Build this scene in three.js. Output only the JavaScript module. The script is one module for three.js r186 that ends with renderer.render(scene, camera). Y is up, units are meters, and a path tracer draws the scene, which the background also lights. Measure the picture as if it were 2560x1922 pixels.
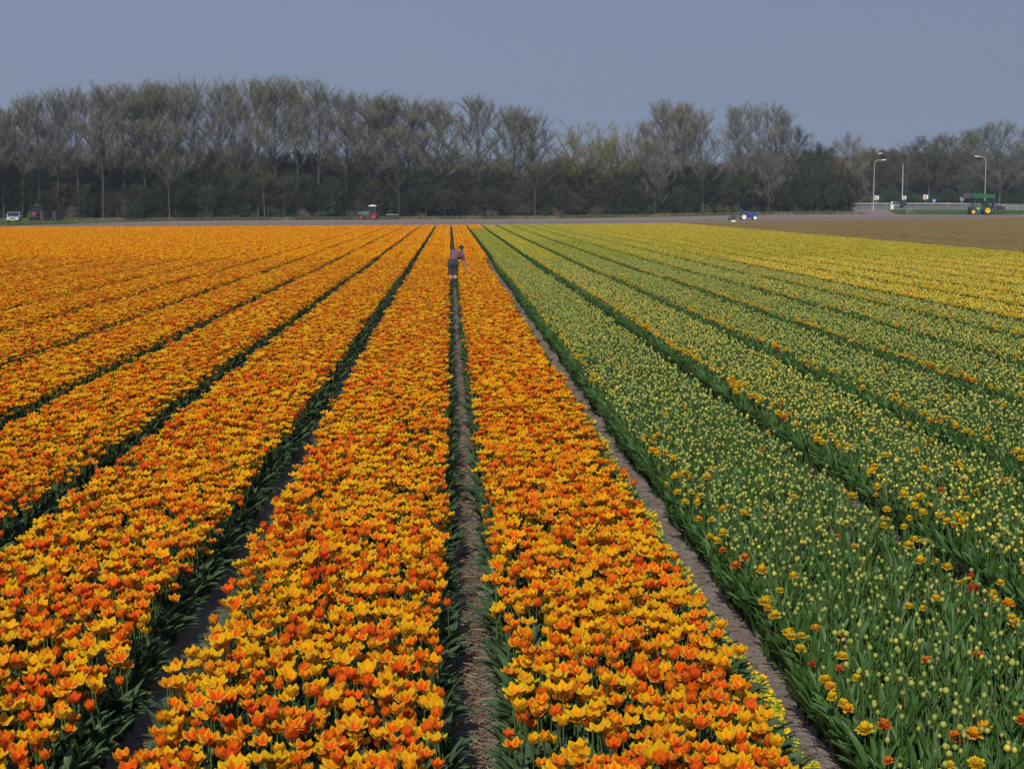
import * as THREE from 'three';
import { mergeGeometries, mergeVertices } from 'three/addons/utils/BufferGeometryUtils.js';
import { RoundedBoxGeometry } from 'three/addons/geometries/RoundedBoxGeometry.js';
import { ImprovedNoise } from 'three/addons/math/ImprovedNoise.js';

// ---------------------------------------------------------------- camera, sky, sun, exposure
const scene = new THREE.Scene();
const F = 4200, VX = 1125, VY = 509;                    // focal length and vanishing point, in pixels of the 2560 x 1922 photograph
const EYE = new THREE.Vector3(0, 3, 0);
const camera = new THREE.PerspectiveCamera(2 * Math.atan(961 / F) * 180 / Math.PI, 4 / 3, 0.1, 4000);
const PITCH = Math.atan((961 - VY) / F), YAW = Math.atan((1280 - VX) * Math.cos(PITCH) / F);
camera.position.copy(EYE);
camera.rotation.set(-PITCH, -YAW, 0, 'YXZ');
camera.updateMatrixWorld();
const SUN = new THREE.Vector3(-0.24, 0.72, 0.62).normalize();
{
  const W = 128, H = 64, d = new Float32Array(W * H * 4);
  for (let j = 0; j < H; j++) for (let i = 0; i < W; i++) {
    const el = ((j + 0.5) / H - 0.5) * Math.PI, az = ((i + 0.5) / W - 0.5) * 2 * Math.PI;
    const x = Math.cos(az) * Math.cos(el), y = Math.sin(el), z = Math.sin(az) * Math.cos(el);
    const c = x * SUN.x + y * SUN.y + z * SUN.z, t = Math.max(0, y), k = (1 + 0.10 * c + 0.35 * Math.max(0, c) ** 8) * (1 - 0.05 * x);
    const m = Math.min(1, t * 1.5);
    d.set([(0.234 - 0.05 * m) * k, (0.290 - 0.045 * m) * k, (0.405 - 0.01 * m) * k, 1], (j * W + i) * 4);
  }
  const sky = new THREE.DataTexture(d, W, H, THREE.RGBAFormat, THREE.FloatType);
  sky.mapping = THREE.EquirectangularReflectionMapping; sky.magFilter = THREE.LinearFilter; sky.needsUpdate = true;
  scene.background = sky; scene.environment = sky;
}
const sun = new THREE.DirectionalLight(new THREE.Color().setRGB(1, 0.93, 0.82), 3.45);
sun.position.copy(SUN).multiplyScalar(300); sun.target.position.set(0, 0, -120);
sun.castShadow = true; sun.shadow.mapSize.set(4096, 4096);
Object.assign(sun.shadow.camera, { left: -200, right: 200, top: 260, bottom: -260, near: 1, far: 900 });
scene.add(sun, sun.target);
const renderer = new THREE.WebGLRenderer({ antialias: true });
renderer.toneMapping = THREE.LinearToneMapping;
renderer.toneMappingExposure = 1;
renderer.shadowMap.enabled = true;

// ---------------------------------------------------------------- helpers
function rng(seed) { let a = seed >>> 0; return () => { a = (a + 0x6D2B79F5) | 0; let t = Math.imul(a ^ (a >>> 15), 1 | a); t = (t + Math.imul(t ^ (t >>> 7), 61 | t)) ^ t; return ((t ^ (t >>> 14)) >>> 0) / 4294967296; }; }
const pn = new ImprovedNoise(), noise = (x, y, z = 0) => pn.noise(x, y, z);
const clamp = THREE.MathUtils.clamp, lerp = THREE.MathUtils.lerp, smooth = THREE.MathUtils.smoothstep;
const V = (x, y, z) => new THREE.Vector3(x, y, z);
const used = new Map();
function numbered(name) { const n = used.get(name) ?? 0; used.set(name, n + 1); return n ? name + '_' + String(n).padStart(3, '0') : name; }
function shade(o) { o.traverse((m) => { if (m.isMesh) { m.castShadow = true; m.receiveShadow = true; } }); return o; }
function tag(o, label, category, group, kind) { Object.assign(o.userData, { label, category }); if (group) o.userData.group = group; if (kind) o.userData.kind = kind; return o; }
function add(o, name, label, category, group, kind) { o.name = numbered(name); tag(o, label, category, group, kind); scene.add(shade(o)); return o; }
function part(name, geo, mat, parent) { const m = new THREE.Mesh(geo, mat); m.name = name; parent.add(m); return m; }
// pixel of the photograph -> point on the plane y = h
function onPlane(px, py, h = 0) {
  const d = V((px - 1280) / F, -(py - 961) / F, -1).applyQuaternion(camera.quaternion);
  return EYE.clone().addScaledVector(d, (h - EYE.y) / d.y);
}
const xAt = (px, z) => (px - VX) / F * -z, yAt = (py, z) => 3 - (py - VY) / F * -z;
function inView(x, y, z, mx = 0.1, my = 0.1) {          // inside the frame widened by a margin, and not far below it
  const p = V(x, y, z).applyMatrix4(camera.matrixWorldInverse); if (p.z > -3) return false;
  const u = p.x / -p.z * F / 1280, v = p.y / -p.z * F / 961;
  return Math.abs(u) < 1 + mx && v > -1 - my && v < 1 + my;
}
class MB {                                              // collects indexed faces with vertex colours
  constructor() { this.p = []; this.c = []; this.i = []; this.uv = []; }
  v(a, c) { this.p.push(a[0], a[1], a[2]); this.c.push(c[0], c[1], c[2]); return this.p.length / 3 - 1; }
  tri(a, b, c, col) { const n = this.v(a, col); this.v(b, col); this.v(c, col); this.i.push(n, n + 1, n + 2); }
  grid(nu, nv, f, col) {
    const s = this.p.length / 3;
    for (let j = 0; j < nv; j++) for (let i = 0; i < nu; i++) { const u = i / (nu - 1) * 2 - 1, v = j / (nv - 1); this.v(f(u, v), col(u, v)); }
    for (let j = 0; j < nv - 1; j++) for (let i = 0; i < nu - 1; i++) { const a = s + j * nu + i; this.i.push(a, a + 1, a + nu + 1, a, a + nu + 1, a + nu); }
  }
  tube(pts, radii, n, col) {
    const s = this.p.length / 3, T = V(), A = V(), B = V();
    for (let k = 0; k < pts.length; k++) {
      T.subVectors(pts[Math.min(k + 1, pts.length - 1)], pts[Math.max(k - 1, 0)]).normalize();
      A.set(Math.abs(T.x) > 0.9 ? 0 : 1, 0, Math.abs(T.x) > 0.9 ? 1 : 0).cross(T).normalize(); B.crossVectors(T, A);
      for (let i = 0; i < n; i++) { const a = i / n * 2 * Math.PI, r = radii[k], c = Math.cos(a) * r, d = Math.sin(a) * r; this.v([pts[k].x + A.x * c + B.x * d, pts[k].y + A.y * c + B.y * d, pts[k].z + A.z * c + B.z * d], typeof col === 'function' ? col(k / (pts.length - 1)) : col); }
    }
    for (let k = 0; k < pts.length - 1; k++) for (let i = 0; i < n; i++) { const a = s + k * n + i, b = s + k * n + (i + 1) % n; this.i.push(a, b, b + n, a, b + n, a + n); }
  }
  append(o, m) { const s = this.p.length / 3, q = V(); for (let k = 0; k < o.p.length; k += 3) { q.set(o.p[k], o.p[k + 1], o.p[k + 2]).applyMatrix4(m); this.p.push(q.x, q.y, q.z); } for (const x of o.c) this.c.push(x); for (const x of o.i) this.i.push(x + s); return this; }
  tinted(o, m, t) { const s = this.c.length; this.append(o, m); for (let k = s; k < this.c.length; k++) this.c[k] *= t[(k - s) % 3]; return this; }
  geo() {
    const g = new THREE.BufferGeometry();
    g.setAttribute('position', new THREE.Float32BufferAttribute(this.p, 3)); g.setAttribute('color', new THREE.Float32BufferAttribute(this.c, 3));
    g.setIndex(this.i); g.computeVertexNormals(); return g;
  }
}
const mix3 = (a, b, t) => [lerp(a[0], b[0], t), lerp(a[1], b[1], t), lerp(a[2], b[2], t)];
const mat = (r, g, b, o = {}) => new THREE.MeshStandardMaterial({ color: new THREE.Color().setRGB(r, g, b), roughness: 0.6, ...o });
const M = {
  petal: new THREE.MeshPhysicalMaterial({ vertexColors: true, roughness: 1, transmission: 0.3, thickness: 0, side: THREE.DoubleSide, specularIntensity: 0.25 }),
  leaf: new THREE.MeshPhysicalMaterial({ vertexColors: true, roughness: 0.45, side: THREE.DoubleSide, specularIntensity: 0.5 }),
  bud: new THREE.MeshStandardMaterial({ vertexColors: true, roughness: 0.65, side: THREE.DoubleSide }),
  strip: new THREE.MeshPhysicalMaterial({ vertexColors: true, roughness: 0.9, specularIntensity: 0.2, side: THREE.DoubleSide }),
  bark: new THREE.MeshStandardMaterial({ vertexColors: true, roughness: 0.95, side: THREE.DoubleSide }),
  tyre: mat(0.022, 0.022, 0.022, { roughness: 0.9 }), black: mat(0.02, 0.02, 0.022, { roughness: 0.7 }), steel: mat(0.32, 0.33, 0.34, { roughness: 0.5, metalness: 0.6 }),
  zinc: mat(0.42, 0.44, 0.45, { roughness: 0.55, metalness: 0.3 }), glass: new THREE.MeshPhysicalMaterial({ color: new THREE.Color().setRGB(0.02, 0.03, 0.04), roughness: 0.15, specularIntensity: 0.4 }), white: mat(0.78, 0.78, 0.76, { roughness: 0.5 }), darkSteel: mat(0.06, 0.06, 0.065, { roughness: 0.6 }),
};
function noiseTexture(size, seed, f) {                  // tiling value noise, f(n) -> [r,g,b] 0..1
  const r = rng(seed), oct = [4, 8, 16, 32, 64, 128, 256].map((n) => ({ n, g: Float32Array.from({ length: n * n }, () => r()) }));
  const d = new Uint8Array(size * size * 4);
  for (let y = 0; y < size; y++) for (let x = 0; x < size; x++) {
    const v = oct.map(({ n, g }) => { const a = x / size * n, b = y / size * n, i = a | 0, j = b | 0, s = a - i, t = b - j, G = (p, q) => g[(q % n) * n + p % n]; return lerp(lerp(G(i, j), G(i + 1, j), s), lerp(G(i, j + 1), G(i + 1, j + 1), s), t); });
    const c = f(v); for (let k = 0; k < 3; k++) d[(y * size + x) * 4 + k] = clamp(c[k], 0, 1) * 255; d[(y * size + x) * 4 + 3] = 255;
  }
  const t = new THREE.DataTexture(d, size, size); t.wrapS = t.wrapT = THREE.RepeatWrapping; t.magFilter = THREE.LinearFilter; t.needsUpdate = true; return t;
}
function sheet(f, nu, nv, uvScale) {                    // a sheet f(u,v)->[x,y,z] facing up, uv in metres
  const p = [], uv = [], idx = [];
  for (let j = 0; j <= nv; j++) for (let i = 0; i <= nu; i++) { const q = f(i / nu, j / nv); p.push(...q); uv.push(q[0] / uvScale, q[2] / uvScale); }
  for (let j = 0; j < nv; j++) for (let i = 0; i < nu; i++) { const a = j * (nu + 1) + i; idx.push(a, a + 1, a + nu + 2, a, a + nu + 2, a + nu + 1); }
  const g = new THREE.BufferGeometry(); g.setAttribute('position', new THREE.Float32BufferAttribute(p, 3)); g.setAttribute('uv', new THREE.Float32BufferAttribute(uv, 2)); g.setIndex(idx); g.computeVertexNormals();
  if (g.attributes.normal.getY(0) < 0) { const ix = g.index.array; for (let k = 0; k < ix.length; k += 3) { const t = ix[k]; ix[k] = ix[k + 1]; ix[k + 1] = t; } g.computeVertexNormals(); }
  return g;
}

scene.fog = new THREE.FogExp2(new THREE.Color().setRGB(0.75, 0.85, 1.0), 0.0002);
// ---------------------------------------------------------------- ground
const KN = [[0, 0], [290, 0], [300, 0.05], [320, 0.45], [340, 0.75], [370, 1.0], [400, 1.5], [416, 1.95], [442, 2.55], [480, 2.65], [3000, 2.7]];
function h(x, z) { const d = -z, f = smooth(x, 5, 78); let k = 1; while (k < KN.length - 1 && KN[k][0] < d) k++; const [a, p] = KN[k - 1], [b, q] = KN[k]; return f * lerp(p, q, clamp((d - a) / (b - a), 0, 1)); }
const fieldEnd = (x) => -(204 + 0.55 * x + 0.0045 * x * x);
const vegLine = (x) => x < 0 ? -(330 + 0.62 * x) : x < 70 ? -(330 + 0.26 * x) : -348;
const furrow = (k) => 0.131 + 1.8 * k;
const spaced = (list, n) => { const out = []; for (let i = 0; i < list.length - 1; i++) for (let k = 0; k < n; k++) out.push(lerp(list[i], list[i + 1], k / n)); out.push(list.at(-1)); return out; };
const soilCol = noiseTexture(1024, 3, (v) => { const t = 0.3 * v[1] + 0.2 * v[3] + 0.25 * v[5] + 0.25 * v[6]; return [0.39 + 0.26 * t, 0.35 + 0.24 * t, 0.315 + 0.23 * t]; }); soilCol.colorSpace = THREE.SRGBColorSpace;
const soilBump = noiseTexture(1024, 4, (v) => { const t = 0.25 * v[3] + 0.3 * v[4] + 0.25 * v[5] + 0.2 * v[6]; return [t, t, t]; });
const soil = new THREE.MeshStandardMaterial({ map: soilCol, bumpMap: soilBump, bumpScale: 0.03, roughness: 0.95 });
const dirt = new THREE.MeshStandardMaterial({ map: soilCol.clone(), roughness: 0.95, color: new THREE.Color().setRGB(1.08, 1.0, 1.0) });
const grassCol = noiseTexture(512, 9, (v) => { const t = 0.4 * v[1] + 0.3 * v[3] + 0.3 * v[6]; return [0.20 + 0.16 * t, 0.25 + 0.14 * t, 0.13 + 0.08 * t]; }); grassCol.colorSpace = THREE.SRGBColorSpace;
const grassMat = new THREE.MeshStandardMaterial({ map: grassCol, roughness: 0.95 });
const roadCol = noiseTexture(512, 12, (v) => { const t = 0.3 * v[2] + 0.7 * v[6]; return [0.40 + 0.06 * t, 0.39 + 0.06 * t, 0.38 + 0.06 * t]; }); roadCol.colorSpace = THREE.SRGBColorSpace;
const roadMat = new THREE.MeshStandardMaterial({ map: roadCol, roughness: 0.9 });
{
  const xs = [-1500, ...spaced([-300, -120, -60, 0, 60, 120, 220, 300], 8), 1500], zs = [60, 0, ...spaced([-200, -280, -340, -400, -450, -520, -700], 8), -3000];
  const g = sheet((u, v) => { const x = xs[Math.round(u * (xs.length - 1))], z = zs[Math.round(v * (zs.length - 1))]; return [x, h(x, z), z]; }, xs.length - 1, zs.length - 1, 6);
  add(new THREE.Mesh(g, dirt), 'ground', 'bare grey-brown earth under the field and along its far edge', 'ground', null, 'structure');
  // near soil with the furrows pressed into it
  const ax = []; for (let k = -7; k <= 7; k++) for (const o of [-0.55, -0.26, -0.16, -0.06, 0.06, 0.16, 0.26, 0.55]) ax.push(furrow(k) + o);
  const prof = (x, z) => { const k = Math.round((x - 0.131) / 1.8), d = Math.abs(x - furrow(k)); return 0.006 + 0.09 * smooth(d, 0.08, 0.3) + 0.012 * noise(x * 4, z * 3) + 0.012 * noise(x * 1.3 + 9, z * 11, 3); };
  const nz = 900;
  const g2 = sheet((u, v) => { const x = ax[Math.round(u * (ax.length - 1))], z = -3 - 62 * v * (0.35 + 0.65 * v); return [x, prof(x, z), z]; }, ax.length - 1, nz, 1.7);
  add(new THREE.Mesh(g2, soil), 'furrow_soil', 'sandy soil with furrows between the nearest tulip beds', 'soil', null, 'structure');
}
{ // headland track with wheel-worn streaks: two slightly different soils
  const strip = (a, b, lift) => sheet((u, v) => { const x = lerp(-95, 190, u), z0 = fieldEnd(Math.min(x, 125)) - 1, z1 = vegLine(x) + 1.5, z = lerp(z0, z1, lerp(a, b, v)); return [x, h(x, z) + lift, z]; }, 120, 4, 9);
  const t2 = soilCol.clone(); const worn = new THREE.MeshStandardMaterial({ map: t2, roughness: 0.95, color: new THREE.Color().setRGB(0.88, 0.81, 0.82) });
  add(new THREE.Mesh(strip(0.30, 0.66, 0.006), worn), 'dirt_track', 'darker worn band of the dirt track behind the tulip field', 'track', null, 'structure');
}

// ---------------------------------------------------------------- tulips
const YEL = [0.77, 0.575, 0.002], ORA = [0.80, 0.185, 0.002], RED = [0.66, 0.035, 0.006], PALE = [0.85, 0.60, 0.04];
const SCHEMES = { yellow: [YEL, [0.82, 0.16, 0.003], 0.9], flamed: [mix3(YEL, ORA, 0.10), [0.78, 0.042, 0.003], 1.4], orange: [mix3(YEL, ORA, 0.8), [0.78, 0.04, 0.003], 1.3], red: [[0.76, 0.13, 0.008], RED, 0.9] };
function petalInto(mb, nu, nv, o, a0, outer, sch, r) {
  const [edge, mid, amt] = SCHEMES[sch], R = 0.031 * (1 + 0.12 * (r() - 0.5)), H = 0.062 * (1 + 0.16 * (r() - 0.5)), W = 0.030 * (outer ? 1 : 0.92), curl = 0.3 + 0.5 * r(), skew = (r() - 0.5) * 0.5, op = o + (r() - 0.5) * 0.25;
  const ca = Math.cos(a0), sa = Math.sin(a0), ph = r() * 9;
  mb.grid(nu, nv, (u, v) => {
    const w = W * Math.pow(Math.sin(Math.PI * Math.min(1, v * 0.80 + 0.10)), 0.7);
    const rr = 0.004 + R * (1 - Math.pow(1 - v, 1.9)) * (1 + op * 0.55 * v * v - (1 - op) * 0.42 * v * v * v) + (outer ? 0.0025 : 0);
    const y = (H * Math.pow(v, 1.1) * (1 - 0.16 * op * v) - (u * u) * 0.010 * v) - 0.004 * u * u * v, t = u * w, back = curl * t * t / 0.03;
    const rad = rr - back + 0.002 * Math.sin(ph + v * 7 + u * 3), tan = t + skew * 0.01 * v;
    return [ca * rad - sa * tan, y, sa * rad + ca * tan];
  }, (u, v) => { const f = clamp(amt * Math.exp(-u * u * 2.8) * (1.32 - v * 1.05) + 0.06 * (outer ? 1 : 0), 0, 1); return mix3(edge, mid, f); });
}
function headMB(seed, open, sch, nu, nv) { const m = new MB(), r = rng(seed); for (let k = 0; k < 6; k++) petalInto(m, nu, nv, open, (k >> 1) * 2.094 + (k & 1) * 1.047 + (r() - 0.5) * 0.25, !(k & 1), sch, r); return m; }
function leafInto(m, base, az, len, wid, th0, th1, nu, nv, col, r, fold = 0.35) {
  const ca = Math.cos(az), sa = Math.sin(az), tw = (r() - 0.5) * 1.2, pts = []; let x = 0, y = 0;
  for (let j = 0; j < nv; j++) { pts.push([x, y]); const th = th0 + (th1 - th0) * Math.pow((j + 0.5) / (nv - 1), 1.3); x += Math.sin(th) * len / (nv - 1); y += Math.cos(th) * len / (nv - 1); }
  const b = 0.85 + 0.3 * r(), wav = r() * 9;
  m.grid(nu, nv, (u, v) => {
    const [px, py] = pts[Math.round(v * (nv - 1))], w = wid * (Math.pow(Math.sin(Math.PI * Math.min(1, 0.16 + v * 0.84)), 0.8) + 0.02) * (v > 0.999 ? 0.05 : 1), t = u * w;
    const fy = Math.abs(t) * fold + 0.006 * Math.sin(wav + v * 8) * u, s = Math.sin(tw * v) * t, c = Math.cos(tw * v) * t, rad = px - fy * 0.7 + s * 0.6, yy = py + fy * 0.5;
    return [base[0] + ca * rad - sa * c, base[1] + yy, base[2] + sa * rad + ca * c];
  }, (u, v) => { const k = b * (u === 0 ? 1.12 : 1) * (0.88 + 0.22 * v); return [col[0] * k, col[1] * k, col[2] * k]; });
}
const LEAF_O = [0.055, 0.100, 0.038], LEAF_G = [0.052, 0.112, 0.026], STEM = [0.085, 0.13, 0.035];
function stemInto(m, hgt, r, lean = 0.03) { const a = r() * 6.28, b = r() * lean; m.tube([V(0, 0, 0), V(Math.cos(a) * b * 0.4, hgt * 0.5, Math.sin(a) * b * 0.4), V(0, hgt, 0)], [0.0045, 0.004, 0.0035], 4, STEM); }
const I4 = new THREE.Matrix4();
const HEADS = []; // weighted kinds of orange tulip
for (const [sch, open, n] of [['yellow', 1.45, 1], ['flamed', 1.4, 1], ['orange', 0.02, 1], ['yellow', 1.25, 2], ['yellow', 0.9, 3], ['yellow', 0.55, 2], ['flamed', 1.1, 3], ['flamed', 0.7, 3], ['flamed', 0.25, 2], ['orange', 0.7, 2], ['orange', 0.3, 2], ['red', 0.3, 1], ['red', 0.6, 1]]) for (let k = 0; k < n; k++) HEADS.push({ sch, open, seed: 100 + HEADS.length * 17 });
const HW = HEADS.map((q) => ({ yellow: 1.05, flamed: 1.1, orange: 1.12, red: 0.32 })[q.sch]);
function pick(weights, x) { let s = 0; for (const w of weights) s += w; x *= s; for (let i = 0; i < weights.length; i++) if ((x -= weights[i]) < 0) return i; return weights.length - 1; }
const orangeFoliage = (seed, nu, nv, edge) => {
  const m = new MB(), r = rng(seed); if (!edge) stemInto(m, 0.40, r);
  const n = edge ? 4 : 3, a0 = r() * 6;
  for (let k = 0; k < n; k++) leafInto(m, [0, 0, 0], edge ? (r() - 0.5) * 2.0 : a0 + k * 2.1 + r(), edge ? 0.15 + 0.10 * r() : 0.24 + 0.12 * r(), edge ? 0.032 + 0.014 * r() : 0.022 + 0.012 * r(), 0.15 + 0.3 * r(), edge ? 1.0 + 1.0 * r() : 0.7 + 0.7 * r(), nu, nv, LEAF_O, r);
  return m;
};
const greenFoliage = (seed, nu, nv, edge) => {
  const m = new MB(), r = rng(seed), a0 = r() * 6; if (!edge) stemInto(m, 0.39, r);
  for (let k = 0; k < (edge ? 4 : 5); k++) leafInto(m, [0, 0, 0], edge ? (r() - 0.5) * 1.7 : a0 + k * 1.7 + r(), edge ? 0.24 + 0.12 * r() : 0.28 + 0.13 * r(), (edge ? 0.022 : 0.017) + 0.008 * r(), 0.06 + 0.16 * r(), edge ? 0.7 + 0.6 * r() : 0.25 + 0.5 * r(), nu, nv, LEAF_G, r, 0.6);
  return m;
};
const BUDC = { green: [[0.24, 0.29, 0.045], [0.13, 0.20, 0.03]], pale: [[0.37, 0.36, 0.06], [0.20, 0.26, 0.04]], yellow: [[0.66, 0.50, 0.04], [0.40, 0.40, 0.05]], blush: [[0.45, 0.23, 0.11], [0.30, 0.26, 0.08]], dull: [[0.25, 0.22, 0.085], [0.14, 0.14, 0.05]], brown: [[0.28, 0.155, 0.085], [0.18, 0.13, 0.06]] };
function budMB(seed, kind, n, nv) { // a tight round double bud of overlapping ribs
  const m = new MB(), r = rng(seed), [top, low] = BUDC[kind], s = 0.0148 * (0.9 + 0.25 * r()), tall = 1.05 + 0.3 * r();
  const prof = (v) => s * Math.pow(Math.sin(Math.PI * (0.06 + 0.88 * v)), 0.75);
  const seg = n, off = r() * 6;
  for (let k = 0; k < 5; k++) m.grid(3, nv, (u, v) => { const a = off + k * 1.2566 + u * 0.80, rad = prof(v) * (u === 0 ? 1.08 : 0.88); return [Math.cos(a) * rad, (v * 2 - 0.05) * s * tall, Math.sin(a) * rad]; }, (u, v) => mix3(low, top, clamp(0.25 + v * 0.6 + (u === 0 ? 0 : 0.3), 0, 1)));
  return m;
}
const DOUBLE = { yellow: [[0.82, 0.57, 0.008], [0.76, 0.47, 0.008]], golden: [[0.86, 0.48, 0.012], [0.78, 0.28, 0.010]], orange: [[0.76, 0.24, 0.012], [0.66, 0.10, 0.008]], red: [[0.66, 0.055, 0.008], [0.60, 0.03, 0.006]] };
function doubleMB(seed, kind, nu, nv, layers = [9, 9, 8, 6]) { // ruffled double bloom
  const m = new MB(), r = rng(seed), [A, B] = DOUBLE[kind];
  layers.forEach((n, L) => { for (let k = 0; k < n; k++) {
    const a0 = (k + 0.5 * (L & 1) + 0.5 * (r() - 0.5)) / n * 6.283, tilt = [1.12, 0.78, 0.48, 0.2][L] + (r() - 0.5) * 0.35, len = [0.034, 0.038, 0.040, 0.040][L] * (0.85 + 0.3 * r()), W = 0.014 + 0.004 * r(), ca = Math.cos(a0), sa = Math.sin(a0), ph = r() * 9, t = r();
    m.grid(nu, nv, (u, v) => { const w = W * Math.pow(Math.sin(Math.PI * Math.min(1, 0.12 + v * 0.78)), 0.7), th = tilt * (0.6 + 0.5 * v), rad = 0.004 + Math.sin(th) * len * v - u * u * 0.006, y = 0.004 + L * 0.002 + Math.cos(th) * len * v + 0.003 * Math.sin(ph + u * 4 + v * 5); return [ca * rad - sa * u * w, y, sa * rad + ca * u * w]; }, (u, v) => mix3(B, A, clamp(v * 0.9 + t * 0.4 - 0.1, 0, 1)));
  } });
  return m;
}

// --- which plants stand where
const NEAR = 26, MID = 80;
const orangePlants = [], greenPlants = [], edgeLeaves = [];
const bedR = rng(77);
const edgeWob = (k, z, s) => 0.07 * noise(z * 0.9, k * 7.3, s * 5 + 2) + 0.05 * noise(z * 3.1, k * 3.3, s * 9);
const isOrange = (b, z) => b <= 0 || (b === 1 && z < -172);
for (let b = -14; b <= 26; b++) {
  const x0 = furrow(b), x1 = furrow(b + 1), orange = b <= 0;
  for (let z = -4.5; z > -MID; z -= 0.068) {
    if (!inView((x0 + x1) / 2, 0.4, z, 0.12 + 2.4 / Math.max(6, -z * 0.3), 0.35)) continue;
    const l = x0 + (b === 0 ? 0.23 : orange ? 0.235 : b === 1 ? 0.21 : b === 2 ? 0.31 : 0.27) + edgeWob(b, z, 0), rgt = x1 - (b === 0 ? 0.40 : b === -1 ? 0.245 : orange ? 0.25 : 0.25) + edgeWob(b + 1, z, 1);
    const rows = orange ? 15 : 13, dx = (rgt - l) / (rows - 1);
    for (let i = 0; i < rows; i++) {
      if (bedR() < (orange ? 0.05 : 0.06)) continue;
      const x = l + i * dx + (bedR() - 0.5) * 0.12, zz = z + (bedR() - 0.5) * 0.10;
      const hole = noise(x * 1.1 + 40, zz * 1.1, b) ; if (hole > 0.46 && bedR() < 0.8) continue;
      (orange ? orangePlants : greenPlants).push({ x, z: zz, b, edge: (i === 0 ? -1 : i === rows - 1 ? 1 : 0), e0: x - x0, a: bedR() * 6.283, s: 0.84 + 0.32 * bedR(), q: bedR(), q2: bedR(), t: bedR(), lx: (bedR() + bedR() - 1) * 0.26, lz: (bedR() + bedR() - 1) * 0.26 });
    }
    for (const side of [-1, 1]) for (let n = 0; n < 2; n++) if (!(b === 1 && side > 0 && bedR() < 0.85) && bedR() < (orange ? (b === 0 && side < 0 ? 0.42 : 0.58) : 0.52)) { const x = side < 0 ? l + (orange ? 0.03 : -0.03) : rgt + (b === 0 ? 0.07 : orange ? -0.02 : 0.02); edgeLeaves.push({ x: x + (bedR() - 0.5) * 0.11, z: z + (bedR() - 0.5) * 0.1, a: (side < 0 ? Math.PI : 0) + (bedR() - 0.5) * 0.9, s: (orange ? 0.95 : 0.8) + 0.4 * bedR(), orange, b, t: bedR(), q: bedR() }); }
  }
}
const groundAt = (x, z) => -z < 60 && Math.abs(x) < 12 ? 0.06 : 0.0;
const eul = new THREE.Euler(), quat = new THREE.Quaternion(), colr = new THREE.Color();
const mtx = (x, y, z, a, s, lx = 0, lz = 0, sy = s) => new THREE.Matrix4().compose(V(x, y, z), quat.setFromEuler(eul.set(lx, a, lz, 'XYZ')), V(s, sy, s));
const qa = new THREE.Quaternion(), qb = new THREE.Quaternion();
const mtx2 = (x, y, z, a, s, tx, tz) => new THREE.Matrix4().compose(V(x, y, z), qa.setFromEuler(eul.set(tx, 0, tz, 'XYZ')).multiply(qb.setFromAxisAngle(V(0, 1, 0), a)).clone(), V(s, s, s)); // turned about its own axis, then leaning towards the sun
class Pool { // instanced copies, by geometry
  constructor() { this.m = new Map(); }
  put(key, geo, material, matrix, tint) { if (!this.m.has(key)) this.m.set(key, { geo, material, list: [] }); this.m.get(key).list.push([matrix, tint]); }
  group(childName) {
    const g = new THREE.Group();
    for (const { geo, material, list } of this.m.values()) { const im = new THREE.InstancedMesh(geo(), material, list.length); im.name = childName; im.userData.kind = 'stuff'; list.forEach(([m, t], i) => { im.setMatrixAt(i, m); im.setColorAt(i, colr.setRGB(...t)); }); g.add(im); }
    return g;
  }
}
const memo = new Map(), once = (key, f) => { if (!memo.has(key)) memo.set(key, f()); return memo.get(key); };
const lod = (z) => -z < NEAR ? 0 : 1;
const dims = [[5, 6], [3, 4], [3, 3]];
const headGeo = (i, L) => once('h' + i + '.' + L, () => headMB(HEADS[i].seed, HEADS[i].open, HEADS[i].sch, ...dims[L]).geo());
const folGeo = (kind, i, L) => once(kind + i + '.' + L, () => (kind === 'of' ? orangeFoliage : greenFoliage)(500 + i, 3, [6, 5, 4][L], false).geo());
const edgeGeo = (kind, i, L) => once(kind + i + '.' + L, () => (kind === 'oe' ? orangeFoliage : greenFoliage)(800 + i, 3, [7, 5, 4][L], true).geo());
const redness = (x, z) => noise(x * 1.3, z * 0.8, 7.7) * 0.7 + noise(x * 4, z * 4, 1.3) * 0.5;
function orangeKind(p) { // colours gather in loose clumps
  const k = redness(p.x, p.z), w = HEADS.map((q, i) => HW[i] * ({ yellow: 1 - 1.0 * k, flamed: 1, orange: 1 + 1.3 * k, red: 1 + 2.2 * k })[q.sch]).map((x) => Math.max(0.02, x)); return pick(w, p.q);
}
const screenRank = (list) => list.filter((p) => inView(p.x, 0.42, p.z, -0.005, -0.005)).sort((a, b) => b.z - a.z);
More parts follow.
